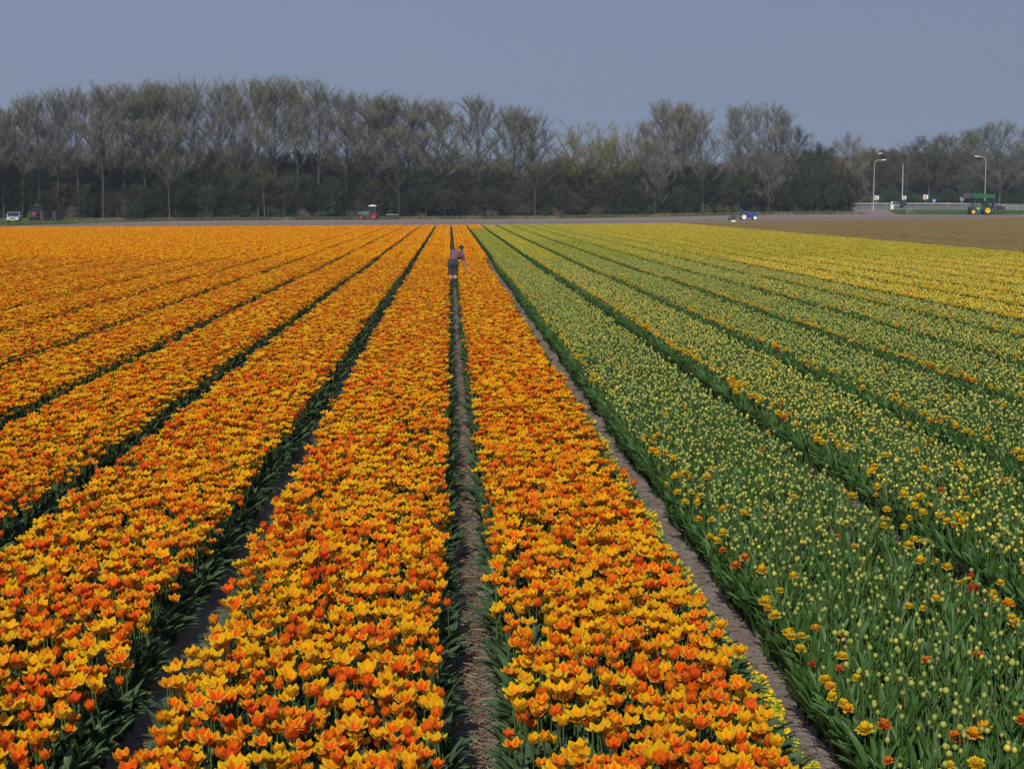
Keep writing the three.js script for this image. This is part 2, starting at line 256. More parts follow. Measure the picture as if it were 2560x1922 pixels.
// nearest ones: single objects
const SINGLE = 290;
for (const p of screenRank(orangePlants).slice(0, SINGLE)) p.single = true;
const oPool = new Pool();
const protos = new Map();
const leafLowGeo = (kind, seed) => once('leafg' + kind + seed, () => { const m = new MB(), r = rng(seed); leafInto(m, [0, 0, 0], 0, kind === 'o' ? 0.30 : 0.36, kind === 'o' ? 0.028 : 0.025, kind === 'o' ? 0.2 : 0.10, kind === 'o' ? 1.0 : 0.45, 3, 6, kind === 'o' ? LEAF_O : LEAF_G, r, kind === 'o' ? 0.35 : 0.6); return m.geo(); });
const stemGeo = once('stemg', () => { const m = new MB(); stemInto(m, 0.40, rng(5)); return m.geo(); });
function orangeProto(i) {
  return once('op' + i, () => {
    const root = new THREE.Group(), H = HEADS[i], r = rng(H.seed);
    part('stem', stemGeo, M.leaf, root);
    for (let k = 0; k < 3; k++) { const l = part('leaf', leafLowGeo('o', 60 + (i * 3 + k) % 7), M.leaf, root); l.rotation.y = k * 2.1 + r(); }
    for (let k = 0; k < 6; k++) { const pm = new MB(); petalInto(pm, 5, 6, H.open, (k >> 1) * 2.094 + (k & 1) * 1.047 + (r() - 0.5) * 0.25, !(k & 1), H.sch, r); const q = part('petal', pm.geo(), M.petal, root); q.position.y = 0.395; }
    return root;
  });
}
const lateral = (p) => p.edge < 0 ? 'left edge' : p.edge > 0 ? 'right edge' : p.e0 < 0.6 ? 'left part' : p.e0 < 0.9 ? 'middle' : p.e0 < 1.2 ? 'centre-right' : 'right part';
const depthWords = (z) => -z < 8.7 ? ', foremost' : -z < 9.1 ? ', second row back' : -z < 9.5 ? ', third row back' : ', farther back';
const bedWords = (b) => b === 0 ? 'bed right of path' : b === -1 ? 'bed left of path' : 'lower left bed';
const colWords = { yellow: 'yellow tulip, faint orange flame', flamed: 'yellow tulip flamed orange-red', orange: 'orange tulip with red petal centres', red: 'plain scarlet red tulip' };
for (const p of orangePlants) {
  const i = orangeKind(p), L = lod(p.z), y = groundAt(p.x, p.z), sc = p.s * (p.edge ? 0.96 : 1), hs = 0.87 * sc, t = 0.86 + 0.24 * p.t;
  const drop = p.q2 * p.q2 * 0.07;
  if (p.single) {
    const o = orangeProto(i).clone(); o.position.set(p.x, y - drop, p.z); o.quaternion.setFromEuler(eul.set(0.08 + p.lx * 0.8, 0, 0.04 + p.lz * 0.8, 'XYZ')).multiply(qb.setFromAxisAngle(V(0, 1, 0), p.a)); o.scale.setScalar(sc);
    o.children.forEach((c) => { if (c.name === 'petal') c.scale.setScalar(0.87); });
    const lab = colWords[HEADS[i].sch] + ', ' + lateral(p) + ' of the ' + bedWords(p.b) + depthWords(p.z);
    add(o, 'orange_tulip', lab, 'tulip', 'tulips: ' + lab);
    continue;
  }
  const m0 = mtx(p.x, y - drop, p.z, p.a, sc, p.lx * 0.6, p.lz * 0.6), top = V(0, 0.395, 0).applyMatrix4(m0);
  oPool.put('h' + i + L, () => headGeo(i, L), M.petal, mtx2(top.x, top.y, top.z, p.a, hs, 0.16 + p.lx, 0.07 + p.lz), [t, t * (0.95 + 0.1 * p.q2), t]);
  const fi = (p.q2 * 6) | 0; oPool.put('f' + fi + L, () => folGeo('of', fi, L), M.leaf, m0, [1, 1, 1]);
}
for (const e of edgeLeaves) if (e.orange) { const L = lod(e.z), i = (e.q * 8) | 0; oPool.put('e' + i + L, () => edgeGeo('oe', i, L), M.leaf, mtx(e.x, groundAt(e.x, e.z) - 0.01, e.z, -e.a, e.s), [0.8 + 0.4 * e.t, 0.8 + 0.4 * e.t, 0.85 + 0.4 * e.t]); }
// far beds: metre-long strips of whole plants
const stripMB = (seed, kind) => {
  const m = new MB(), r = rng(seed), w = 1.8, orange = kind === 'orange', leafT = kind === 'brown' || kind === 'redrow' ? [1.2, 0.85, 1.0] : [1, 1, 1];
  for (let z = 0; z < 1; z += 0.085) for (let i = 0; i < 12; i++) {
    if (r() < 0.07) continue;
    const l = orange ? 0.24 : 0.26, x = -0.9 + l + i * (w - 2 * l) / 11 + (r() - 0.5) * 0.13, zz = -z - 0.05 + (r() - 0.5) * 0.12, a = r() * 6.28, s = 0.9 + 0.25 * r(), y = 0.40 * s - r() * 0.07, t = 0.80 + 0.22 * r();
    if (orange) { const k = pick(HW, r()); m.tinted(once('lowh' + k, () => headMB(HEADS[k].seed, HEADS[k].open, HEADS[k].sch, 3, 3)), mtx2(x, y, zz, a, 1.05 * s, 0.16 + (r() - 0.5) * 0.3, (r() - 0.5) * 0.3), [t, t, t]); }
    else { const [k, isD] = farKind(kind, r(), i); m.tinted(once('lowg' + k, () => isD ? doubleMB(33, k, 3, 3, [7, 5, 3]) : budMB(34, k, 5, 4)), mtx(x, y, zz, a, (isD ? (kind === 'redrow' ? 0.8 : 0.95) : kind === 'brown' || kind === 'redrow' ? 1.7 : 1.25) * s, (r() - 0.5) * 0.3, (r() - 0.5) * 0.3), [t, t, t]); }
    m.tinted(once('lowf' + orange, () => orange ? orangeFoliage(501, 3, 4) : greenFoliage(501, 3, 4)), mtx(x, -r() * 0.05, zz, r() * 6, s), leafT);
  }
  for (let z = 0; z < 1; z += 0.09) for (const side of [-1, 1]) m.append(once('lowe' + orange, () => orange ? orangeFoliage(803, 3, 4, true) : greenFoliage(803, 3, 4, true)), mtx(side * 0.64, 0, -z, (side < 0 ? Math.PI : 0) + (r() - 0.5), 0.95 + 0.3 * r()));
  return m;
};
function farKind(kind, x, i) {
  const e = i === 0 ? 3.5 : i === 11 ? 1.6 : 1;
  const T = { green: [['pale', 0, 0.55], ['green', 0, 0.40], ['yellow', 0, 0.10], ['yellow', 1, 0.03 * e], ['orange', 1, 0.004 * e]], lime: [['pale', 0, 0.45], ['green', 0, 0.2], ['yellow', 0, 0.30], ['yellow', 1, 0.10 * e], ['golden', 1, 0.02 * e]], gold: [['pale', 0, 0.12], ['yellow', 0, 0.34], ['yellow', 1, 0.42], ['golden', 1, 0.07 * e], ['green', 0, 0.06]], brown: [['brown', 0, 0.35], ['dull', 0, 0.65], ['red', 1, 0.02]], redrow: [['brown', 0, 0.5], ['red', 1, 0.5], ['dull', 0, 0.3]] }[kind];
  const k = pick(T.map((q) => q[2]), x); return [T[k][0], T[k][1]];
}
const bedKind = (b, z) => { if (isOrange(b, z)) return 'orange'; if (b >= 17) return noise(b * 0.37, z * 0.02, 4) > 0.05 || (b > 22 && b % 4 === 0) ? 'redrow' : 'brown'; if (b >= 7) return 'gold'; return (b === 2 || b >= 5 || (b >= 3 && z < -120)) ? 'lime' : 'green'; };
const pools = { orange: oPool, green: new Pool(), gold: new Pool(), brown: new Pool() };
const sr = rng(4242);
for (let b = -34; b <= 60; b++) {
  const xm = furrow(b) + 0.9, end = b >= 17 ? fieldEnd(xm) : fieldEnd(xm);
  for (let z = -MID; z > end; z -= 1) {
    if (!inView(xm, 0.3, z, 0.07, 0.2)) continue;
    const kind = bedKind(b, z), n = (sr() * 8) | 0, flip = sr() < 0.5, t = 0.94 + 0.12 * sr();
    if (b === 1 && z > -173 && z < -170) continue;
    const pool = kind === 'orange' ? pools.orange : kind === 'gold' ? pools.gold : (kind === 'brown' || kind === 'redrow') ? pools.brown : pools.green;
    pool.put('s' + kind + n, () => once('strip' + kind + n, () => stripMB(900 + n * 7, kind).geo()), M.strip, mtx(xm + (sr() - 0.5) * 0.06, 0, z, 0, 1), [t, t, t]);
  }
}
// green beds: budding double tulips, open ones here and there
const doublePlants = [];
function special(px, py, kind, s) { const p = onPlane(px, py, 0.38); doublePlants.push({ x: Math.max(2.06, p.x), z: p.z, kind, s: s ?? 1, a: px % 6, told: true, px, py }); }
for (const [u, v, kind, s] of [[1045, 85, 'golden'], [1285, 185, 'yellow'], [1415, 395, 'yellow', 1.15], [1445, 360, 'yellow'], [1508, 368, 'yellow', 0.8], [1480, 485, 'yellow', 1.25], [1572, 490, 'yellow'], [1635, 518, 'yellow', 1.1], [1770, 560, 'red', 0.7], [1755, 590, 'yellow', 0.85], [1718, 612, 'yellow', 0.95], [1788, 642, 'red', 1.2], [1890, 672, 'yellow', 1.1], [1910, 705, 'yellow', 0.9], [1985, 735, 'golden', 1.35], [2005, 808, 'yellow', 0.9], [2040, 848, 'yellow', 1.2], [1940, 605, 'yellow', 0.8], [1710, 40, 'yellow'], [1975, 15, 'golden'], [1800, 90, 'yellow'], [1595, 72, 'orange'], [1530, 160, 'yellow'], [1740, 125, 'yellow'], [1672, 278, 'yellow', 1.05], [1980, 328, 'yellow', 1.05], [1665, 128, 'red', 0.7], [1225, 98, 'golden', 0.7], [1265, 232, 'golden', 0.7], [1385, 282, 'yellow', 0.8], [1415, 232, 'yellow', 0.8], [1750, 210, 'yellow', 0.8], [15, 85, 'yellow'], [100, 240, 'golden', 0.9], [142, 370, 'yellow', 1.1], [265, 512, 'orange', 1.1], [245, 418, 'orange', 0.8], [398, 722, 'yellow', 1.05], [410, 755, 'yellow', 0.8], [600, 705, 'yellow', 1.0], [532, 752, 'orange', 0.85], [535, 800, 'yellow', 1.1], [560, 900, 'yellow', 1.1], [592, 918, 'yellow', 0.9], [685, 990, 'yellow', 0.9], [677, 1072, 'red', 0.65], [1035, 1030, 'yellow', 0.9], [1020, 1098, 'orange', 0.75], [1118, 1155, 'yellow', 0.8], [828, 1170, 'yellow', 1.05], [775, 1162, 'yellow', 0.7], [740, 1208, 'golden', 0.9], [1035, 1300, 'yellow', 0.85], [1412, 740, 'yellow', 0.8], [1495, 750, 'yellow', 0.7], [1520, 1055, 'orange', 0.95], [1815, 1022, 'orange', 0.9], [1840, 1445, 'golden', 1.15], [1690, 1500, 'orange', 1.15], [1790, 1485, 'golden', 1.2], [922, 1460, 'yellow', 1.25], [1115, 1630, 'orange', 0.7], [595, 203, 'yellow', 0.8], [998, 333, 'orange', 0.6], [1100, 392, 'golden', 0.7], [880, 865, 'golden', 0.8], [800, 910, 'yellow', 0.8], [1035, 900, 'yellow', 0.75], [675, 650, 'yellow', 0.8], [640, 1340, 'golden', 0.9], [1645, 1655, 'yellow', 0.8]]) special(1660 + u / 2.3, 1200 + v / 2.3, kind, s);
const nearZ = -13.2; // farther back the blooms are sown by chance, thick along the left edge of each bed
const greenAvoid = doublePlants.map((p) => p);
for (const p of greenPlants) {
  const clump = noise(p.x * 0.8, p.z * 0.25, 3.1) * 0.5 + 0.5, gold = p.b >= 7, lime = p.b === 2 || p.b >= 5;
  let pr = gold ? (p.edge < 0 ? 0.5 : 0.34) : (lime ? 0.013 : 0.006) + (p.edge < 0 ? 0.62 * clump * clump + (p.b % 2 ? 0.0 : 0.12) : p.e0 < 0.5 ? 0.03 * clump : 0);
  if (p.z > nearZ && p.b <= 2) pr = p.edge < 0 ? 0.03 : 0.004;
  p.dbl = p.q < pr;
  if (p.dbl) { const t = p.q2; p.kind = t < (gold ? 0.90 : 0.80) ? 'yellow' : t < 0.92 ? 'golden' : t < 0.985 ? 'orange' : gold ? 'golden' : 'red'; doublePlants.push({ x: p.x, z: p.z, kind: p.kind, s: gold ? 0.75 + 0.25 * p.t : (0.7 + 0.5 * p.t), a: p.a, b: p.b, lx: p.lx, lz: p.lz }); }
}
const dRank = doublePlants.filter((p) => p.told ? true : inView(p.x, 0.42, p.z, -0.005, -0.005)).sort((a, b) => (b.told ? 1000 : 0) + b.z - (a.told ? 1000 : 0) - a.z);
dRank.slice(0, 285).forEach((p) => p.single = true);
const dVar = (kind, n, L) => once('dv' + kind + n + L, () => doubleMB(2000 + n * 31 + kind.length * 7, kind, L ? 3 : 4, L ? 3 : 4, L ? [7, 6, 5, 4] : [9, 9, 8, 6]).geo());
function doubleProto(kind, n) {
  return once('dp' + kind + n, () => {
    const root = new THREE.Group(); part('stem', stemGeo, M.leaf, root);
    for (let k = 0; k < 3; k++) part('leaf', leafLowGeo('g', 70 + (n * 2 + k) % 6), M.leaf, root).rotation.y = k * 2.1 + n;
    part('flower_head', dVar(kind, n, 0), M.petal, root).position.y = 0.39; return root;
  });
}
const dWords = { yellow: 'ruffled yellow double tulip', golden: 'ruffled golden-orange double tulip', orange: 'ruffled orange double tulip', red: 'ruffled red double tulip' };
let toldN = 0;
for (const p of doublePlants) {
  const n = Math.abs(Math.round(p.x * 97 + p.z * 13)) % 3, y = groundAt(p.x, p.z), gold = p.b >= 7;
  const b = Math.floor((p.x - 0.131) / 1.8), where = b <= 1 ? 'first green bed' : b === 2 ? 'second green bed' : b >= 7 ? 'yellow beds' : ['third', 'fourth', 'fifth', 'sixth'][b - 3] + ' green bed';
  if (p.single) {
    const o = doubleProto(p.kind, n).clone(); o.position.set(p.x, y, p.z); o.quaternion.setFromEuler(eul.set(0.12 + (p.lx ?? 0), 0, 0.05 + (p.lz ?? 0), 'XYZ')).multiply(qb.setFromAxisAngle(V(0, 1, 0), p.a)); o.children.at(-1).scale.setScalar(p.s * 1.08); if (p.told) o.scale.y = 0.86;
    const e = p.x - furrow(b), low = (e < 0.42 ? 'left edge of the ' : e < 0.9 ? 'left half of the ' : 'right half of the '), back = -p.z < 9 ? ', foremost' : -p.z < 10 ? ', near the front' : -p.z < 11.5 ? ', a little back' : -p.z < 13 ? ', farther back' : -p.z < 15 ? ', midway back' : -p.z < 18 ? ', well back' : ', far back';
    const size = p.s > 1.12 ? 'large ' : p.s < 0.8 ? 'small ' : '';
    const lab = size + dWords[p.kind] + ', ' + low + where + back;
    add(o, 'double_tulip', lab, 'tulip', 'double tulips: ' + lab);
  } else {
    const L = lod(p.z), m0 = mtx(p.x, y, p.z, p.a, 1, 0.05, 0), pool = gold ? pools.gold : pools.green;
    pool.put('d' + p.kind + n + L, () => dVar(p.kind, n, L), M.petal, mtx2(p.x, y + 0.39, p.z, p.a, p.s * 1.08, 0.14 + (p.lx ?? 0), p.lz ?? 0), [1, 1, 1]);
    pool.put('gf' + n + L, () => folGeo('gf', n, L), M.leaf, m0, [1, 1, 1]);
  }
}
const budPlants = greenPlants.filter((p) => !p.dbl);
screenRank(budPlants).slice(0, SINGLE).forEach((p) => p.single = true);
const budKinds = ['green', 'pale', 'yellow', 'blush'];
const budGeo = (kind, n, L) => once('bg' + kind + n + L, () => budMB(3000 + n * 13, kind, 6, L ? 4 : 7).geo());
function budProto(kind, n) {
  return once('bp' + kind + n, () => { const root = new THREE.Group(); part('stem', stemGeo, M.leaf, root); for (let k = 0; k < 4; k++) { const l = part('leaf', leafLowGeo('g', 70 + (n * 2 + k) % 6), M.leaf, root); l.rotation.y = k * 1.7 + n; l.scale.y = 0.9 + 0.07 * k; } part('flower_bud', budGeo(kind, n, 0), M.bud, root).position.y = 0.385; return root; });
}
const bWords = { green: 'tight green tulip bud', pale: 'pale yellow-green round tulip bud', yellow: 'round tulip bud turning yellow', blush: 'round tulip bud flushed brownish pink' };
for (const p of budPlants) {
  const gold = p.b >= 7, lime = p.b === 2 || p.b >= 5, w = gold ? [0.1, 0.28, 0.62, 0.0] : lime ? [0.3, 0.5, 0.16, 0.03] : [0.48, 0.44, 0.05, 0.03];
  const kind = budKinds[pick(w, p.q2)], n = (p.t * 4) | 0, L = lod(p.z), y = groundAt(p.x, p.z), sc = p.s * (0.93 + 0.1 * p.t), low = p.t < 0.16 ? -0.08 : 0, hs = (gold ? 1.3 : p.z > -20 ? 0.94 : 1.08) * (0.85 + 0.35 * p.t), pool = gold ? pools.gold : pools.green;
  const hasBud = p.t < (p.b === 1 && p.z > -13 ? 0.66 : 0.9) || gold || -p.z > 30;           // some plants have not raised a bud yet
  if (p.single && hasBud) {
    const o = budProto(kind, n).clone(); o.position.set(p.x, y + low, p.z); o.rotation.set(p.lx * 0.5, p.a, p.lz * 0.5); o.scale.setScalar(sc); o.children.at(-1).scale.setScalar(hs);
    const lab = bWords[kind] + ', ' + lateral(p) + ' of ' + (p.b <= 1 ? 'first' : 'second') + ' green bed' + depthWords(p.z);
    add(o, 'budding_tulip', lab, 'tulip', 'buds: ' + lab); continue;
  }
  const m0 = mtx(p.x, y + low, p.z, p.a, sc, p.lx * 0.5, p.lz * 0.5), top = V(0, 0.385, 0).applyMatrix4(m0), t = 0.85 + 0.3 * p.q;
  if (hasBud) pool.put('b' + kind + n + L, () => budGeo(kind, n, L), M.bud, mtx(top.x, top.y, top.z, p.a, hs, p.lx, p.lz), [t, t, t]);
  const fi = (p.q * 600 | 0) % 6; pool.put('f' + fi + L, () => folGeo('gf', fi, L), M.leaf, m0, [1, 1, 1]);
}
for (const e of edgeLeaves) if (!e.orange) { const L = lod(e.z), i = (e.q * 8) | 0; (e.b >= 7 ? pools.gold : pools.green).put('e' + i + L, () => edgeGeo('ge', i, L), M.leaf, mtx(e.x, groundAt(e.x, e.z) - 0.01, e.z, -e.a, e.s), [0.8 + 0.4 * e.t, 0.8 + 0.4 * e.t, 0.8 + 0.4 * e.t]); }
add(pools.orange.group('orange_tulips'), 'orange_tulip_beds', 'long beds of orange and yellow tulips running to the far edge of the field', 'tulips', null, 'stuff');
add(pools.green.group('budding_tulips'), 'budding_tulip_beds', 'green beds of budding double tulips in the right half of the field', 'tulips', null, 'stuff');
add(pools.gold.group('yellow_tulips'), 'yellow_tulip_beds', 'yellow tulip beds spreading to the right beyond the green beds', 'tulips', null, 'stuff');
add(pools.brown.group('reddish_tulips'), 'reddish_tulip_beds', 'brownish beds with red tulip rows at the far right of the field', 'tulips', null, 'stuff');

// straw on the path, fallen flowers beside the second furrow
{
  const r = rng(31), m = new MB();
  for (let n = 0; n < 4200; n++) {
    const z = -6 - 36 * r() * r() - r() * 2, k = r() < 0.8 ? 0 : r() < 0.6 ? -1 : 1, x = furrow(k) + (r() + r() - 1) * 0.17, a = r() * 6.28, l = 0.015 + 0.05 * r() * r(), w = 0.0018 + 0.0012 * r(), y = 0.018 + 0.02 * r() + 0.05 * smooth(Math.abs(x - furrow(k)), 0.08, 0.2), b = 0.4 + 0.9 * r() * r() + 0.15, c = [0.24 * b, 0.17 * b, 0.095 * b];
    const dx = Math.cos(a), dz = Math.sin(a), e = (r() - 0.5) * 0.02;
    const p = (s, q) => [x + dx * l * s - dz * w * q, y + e * s + 0.003 * (q + 1), z + dz * l * s + dx * w * q];
    m.tri(p(-1, -1), p(1, -1), p(1, 1), c); m.tri(p(-1, -1), p(1, 1), p(-1, 1), c);
  }
  add(new THREE.Mesh(m.geo(), M.bark), 'straw', 'dry straw scattered along the path between the orange beds', 'straw', null, 'stuff');
  const f = new MB(), dead = doubleMB(71, 'yellow', 3, 3, [6, 4]), green = doubleMB(72, 'yellow', 3, 3, [6, 5]);
  for (let n = 0; n < 4500; n++) {
    const z = -7 - 26 * r() * r() - r(), x = furrow(1) - 0.42 + 0.40 * Math.pow(r(), 0.8) + edgeWob(1, z, 1), fresh = r() < 0.45, s = 0.3 + 0.42 * r();
    f.tinted(fresh ? dead : green, mtx(x, 0.05 + 0.20 * r() * clamp(1 - (x - furrow(1) + 0.42) / 0.34, 0, 1), z, r() * 6, s, r() * 2, r()), fresh ? [1, 0.95, 1] : [0.45, 0.75, 2]);
  }
  add(new THREE.Mesh(f.geo(), M.bud), 'fallen_flower_heads', 'plucked yellow and greenish flower heads lying beside the bare furrow', 'fallen flowers', null, 'stuff');
}

// ---------------------------------------------------------------- the wood behind the field
const up = V(0, 1, 0);
function makeTree(seed, o) { // bare or budding tree: trunk and limbs as tubes, a crown of fine twigs and small leaves
  const { H, W, base = 0.3, limbs = 22, subs = 6, twigs = 24, tw = [0.19, 0.175, 0.125], leafC = null, leaves = 0, low = 0, rad = 0.011, spread = 1, wood = [0.055, 0.05, 0.04], twl = 1.1, lean = 0, fork = 0 } = o;
  const r = rng(seed), trunk = new MB(), crown = new MB(), bend = (r() - 0.5) * 0.06 * H + lean, ph = r() * 6;
  const axis = (t) => V(bend * t * t + Math.sin(ph + t * 5) * 0.006 * H, t * H, Math.cos(ph + t * 4) * 0.006 * H);
  const env = (s) => W * Math.pow(Math.max(0, Math.sin(Math.PI * clamp(s * 0.76 + 0.16, 0, 1))), 0.65);
  const tone = (k) => [tw[0] * k, tw[1] * k, tw[2] * k];
  const topT = fork ? 0.62 : 0.9;
  trunk.tube([0, 0.02, 0.12, 0.25, 0.4, 0.55, topT].map(axis), [1.25, 1.0, 0.9, 0.78, 0.6, 0.42, 0.1].map((k) => k * H * rad), 7, (t) => mix3([wood[0] * 1.1, wood[1] * 1.1, wood[2] * 1.1], wood, Math.min(1, t * 2)));
  const twig = (p, d, len) => { // a hair-thin tapering sliver
    const q = p.clone().addScaledVector(d, len), s = V(d.z + 0.3 * (r() - 0.5), r() - 0.5, -d.x).normalize().multiplyScalar(0.006 + 0.008 * r()), k = 0.6 + 0.8 * r();
    crown.tri([p.x - s.x, p.y - s.y, p.z - s.z], [p.x + s.x, p.y + s.y, p.z + s.z], [q.x, q.y, q.z], tone(k));
  };
  const leaf = (p) => { const a = 0.05 + 0.06 * r(), k = 0.6 + 0.7 * r(), d = () => (r() - 0.5) * 2 * a, c = [leafC[0] * k, leafC[1] * k, leafC[2] * k]; crown.tri([p.x + d(), p.y + d(), p.z + d()], [p.x + d(), p.y + d(), p.z + d()], [p.x + d(), p.y + d(), p.z + d()], c); };
  for (let i = 0; i < limbs; i++) {
    const f = i / limbs, t0 = lerp(base * (low ? 0.5 : 1), fork ? 0.6 : 0.86, Math.pow(f, 0.9)), p0 = axis(t0), h1 = Math.min(0.985, t0 + (0.10 + 0.17 * r()) * (fork ? 1.5 : 1)), s = clamp((h1 - base) / (1 - base), 0, 1), a = i * 2.4 + r() * 0.9, out = env(s) * (0.35 + 0.75 * Math.sqrt(r())) * spread;
    const p2 = axis(h1).add(V(Math.cos(a) * out, 0, Math.sin(a) * out)), p1 = p0.clone().lerp(p2, 0.5).add(V(Math.cos(a) * out * 0.10, -0.10 * (p2.y - p0.y), Math.sin(a) * out * 0.10));
    const c = new THREE.QuadraticBezierCurve3(p0, p1, p2), r0 = H * rad * lerp(0.34, 0.13, f) * (0.7 + 0.6 * r()) * (fork ? 1.2 : 1);
    trunk.tube([0, 0.33, 0.66, 1].map((t) => c.getPoint(t)), [r0, r0 * 0.7, r0 * 0.4, r0 * 0.12], 4, wood);
    const L = p0.distanceTo(p2);
    for (let j = 0; j < subs; j++) {
      const t = 0.25 + 0.75 * (j + r()) / subs, q0 = c.getPoint(Math.min(1, t)), tan = c.getTangent(Math.min(1, t)), b = r() * 6.283, d = tan.multiplyScalar(0.6).add(V(Math.cos(b) * 0.9, 0.25 + 0.6 * r(), Math.sin(b) * 0.9)).normalize(), l = (0.045 + 0.05 * r()) * H * (1.15 - 0.5 * t);
      const q1 = q0.clone().addScaledVector(d, l), q2 = q1.clone().addScaledVector(d, l * 0.8).addScaledVector(up, l * 0.25);
      crown.tube([q0, q1, q2], [0.045, 0.028, 0.008], 3, tone(0.45));
      for (let k = 0; k < twigs; k++) {
        const u = Math.sqrt(r()), w = (u < 0.55 ? q0.clone().lerp(q1, u / 0.55) : q1.clone().lerp(q2, (u - 0.55) / 0.45)), e = r() * 6.283, td = d.clone().multiplyScalar(0.7).add(V(Math.cos(e) * 0.85, 0.1 + 0.75 * r(), Math.sin(e) * 0.85)).normalize(), tl = (0.5 + 0.9 * r()) * twl;
        twig(w, td, tl);
        for (let z = 0; z < leaves; z++) if (leafC) leaf(w.clone().addScaledVector(td, tl * (0.3 + 0.7 * r())));
      }
    }
  }
  const g = new THREE.Group();
  part('trunk', trunk.geo(), M.bark, g); part('crown', crown.geo(), M.bark, g);
  g.userData.H = H; return g;
}
function makeBush(seed, { W, H, n = 900, c = [0.035, 0.06, 0.022], size = 0.16, stems = 10, twiggy = 0 }) {
  const r = rng(seed), leaf = new MB(), st = new MB(), lumps = [];
  for (let i = 0; i < 9; i++) { const a = r() * 6.28, q = Math.sqrt(r()) * W * 0.62; lumps.push([Math.cos(a) * q, H * (0.22 + 0.52 * r()) * (1 - 0.35 * q / W), Math.sin(a) * q, W * (0.24 + 0.2 * r()), H * (0.16 + 0.14 * r())]); }
  for (let i = 0; i < n; i++) {
    const l = lumps[(r() * lumps.length) | 0], u = V(r() - 0.5, r() - 0.5, r() - 0.5).normalize(), k = Math.pow(r(), 0.4), p = [l[0] + u.x * l[3] * k, Math.max(0.05, l[1] + u.y * l[4] * k * 1.3), l[2] + u.z * l[3] * k], t = 0.6 + 0.8 * r(), d = () => (r() - 0.5) * 2 * size;
    if (twiggy && r() < twiggy) { const e = [p[0] + (r() - 0.5) * 0.5, p[1] + 0.5 + r() * 0.6, p[2] + (r() - 0.5) * 0.5]; leaf.tri([p[0] - 0.02, p[1], p[2]], [p[0] + 0.02, p[1], p[2]], e, [0.13 * t, 0.11 * t, 0.075 * t]); continue; }
    leaf.tri([p[0] + d(), p[1] + d(), p[2] + d()], [p[0] + d(), p[1] + d(), p[2] + d()], [p[0] + d(), p[1] + d(), p[2] + d()], [c[0] * t, c[1] * t, c[2] * t]);
  }
  for (let i = 0; i < stems; i++) { const l = lumps[i % lumps.length]; st.tube([V(l[0] * 0.3, 0, l[2] * 0.3), V(l[0] * 0.7, l[1] * 0.6, l[2] * 0.7), V(l[0], l[1] + l[4] * 0.5, l[2])], [0.06, 0.04, 0.012], 4, [0.05, 0.042, 0.034]); }
  const g = new THREE.Group(); part('stems', st.geo(), M.bark, g); part('foliage', leaf.geo(), M.bark, g); g.userData.H = H; return g;
}
const POP = [0, 1, 2, 3, 4, 5, 6].map((k) => makeTree(7000 + k * 31, { H: 25, W: 4.0 + 0.5 * (k % 3), base: 0.24 + 0.05 * (k % 4), limbs: 28 + (k % 3) * 3, subs: 9, twigs: 78, tw: [[0.25, 0.245, 0.205], [0.235, 0.23, 0.18], [0.25, 0.24, 0.21]][k % 3], leafC: [0.20, 0.195, 0.09], leaves: k % 2, wood: [0.062, 0.058, 0.05] }));
const WIDE = [0, 1].map((k) => makeTree(7400 + k * 17, { H: 20, W: 7.0, base: 0.26, limbs: 36, subs: 8, twigs: 44, fork: 1, tw: [0.17, 0.155, 0.09], leafC: [0.25, 0.22, 0.035], leaves: 2, spread: 1.1 }));
const SILVER = [0, 1].map((k) => makeTree(7500 + k * 19, { H: 20, W: 5.2, base: 0.22, limbs: 34, subs: 8, twigs: 44, tw: [0.21, 0.21, 0.17], leafC: [0.20, 0.21, 0.145], leaves: 1, wood: [0.10, 0.095, 0.085], spread: 1.25, low: 1 }));
const OLIVE = [0, 1, 2].map((k) => makeTree(7600 + k * 23, { H: 15, W: 4.4, base: 0.22, limbs: 28, subs: 7, twigs: 34, spread: 1.15, tw: [0.12, 0.105, 0.065], leafC: [[0.09, 0.105, 0.032], [0.05, 0.09, 0.026], [0.12, 0.095, 0.05]][k], leaves: 3, wood: [0.09, 0.085, 0.075] }));
const RUSTY = [makeTree(7700, { H: 16, W: 3.6, base: 0.3, limbs: 22, subs: 6, twigs: 26, tw: [0.17, 0.115, 0.08], leafC: [0.21, 0.115, 0.065], leaves: 2, wood: [0.20, 0.19, 0.17] })];
const DARK = [makeTree(7750, { H: 14, W: 4, base: 0.2, limbs: 22, subs: 6, twigs: 22, tw: [0.06, 0.05, 0.045], leafC: [0.026, 0.062, 0.024], leaves: 3 })];
function plant(proto, x, z, H, wide, turn, name, label, group) {
  const o = proto.clone(), s = H / proto.userData.H; o.position.set(x, h(x, z) - 0.05, z); o.rotation.y = turn; o.scale.set(s * wide * 1.05, s, s * wide * 1.05); delete o.userData.H;
  return add(o, name, label, name.includes('bush') ? 'bush' : 'tree', group);
}
const ord = (n) => ['first', 'second', 'third', 'fourth', 'fifth', 'sixth', 'seventh', 'eighth', 'ninth', 'tenth', 'eleventh', 'twelfth', 'thirteenth', 'fourteenth', 'fifteenth', 'sixteenth', 'seventeenth', 'eighteenth', 'nineteenth', 'twentieth', 'twenty-first', 'twenty-second', 'twenty-third', 'twenty-fourth', 'twenty-fifth'][n];
const wr = rng(515);
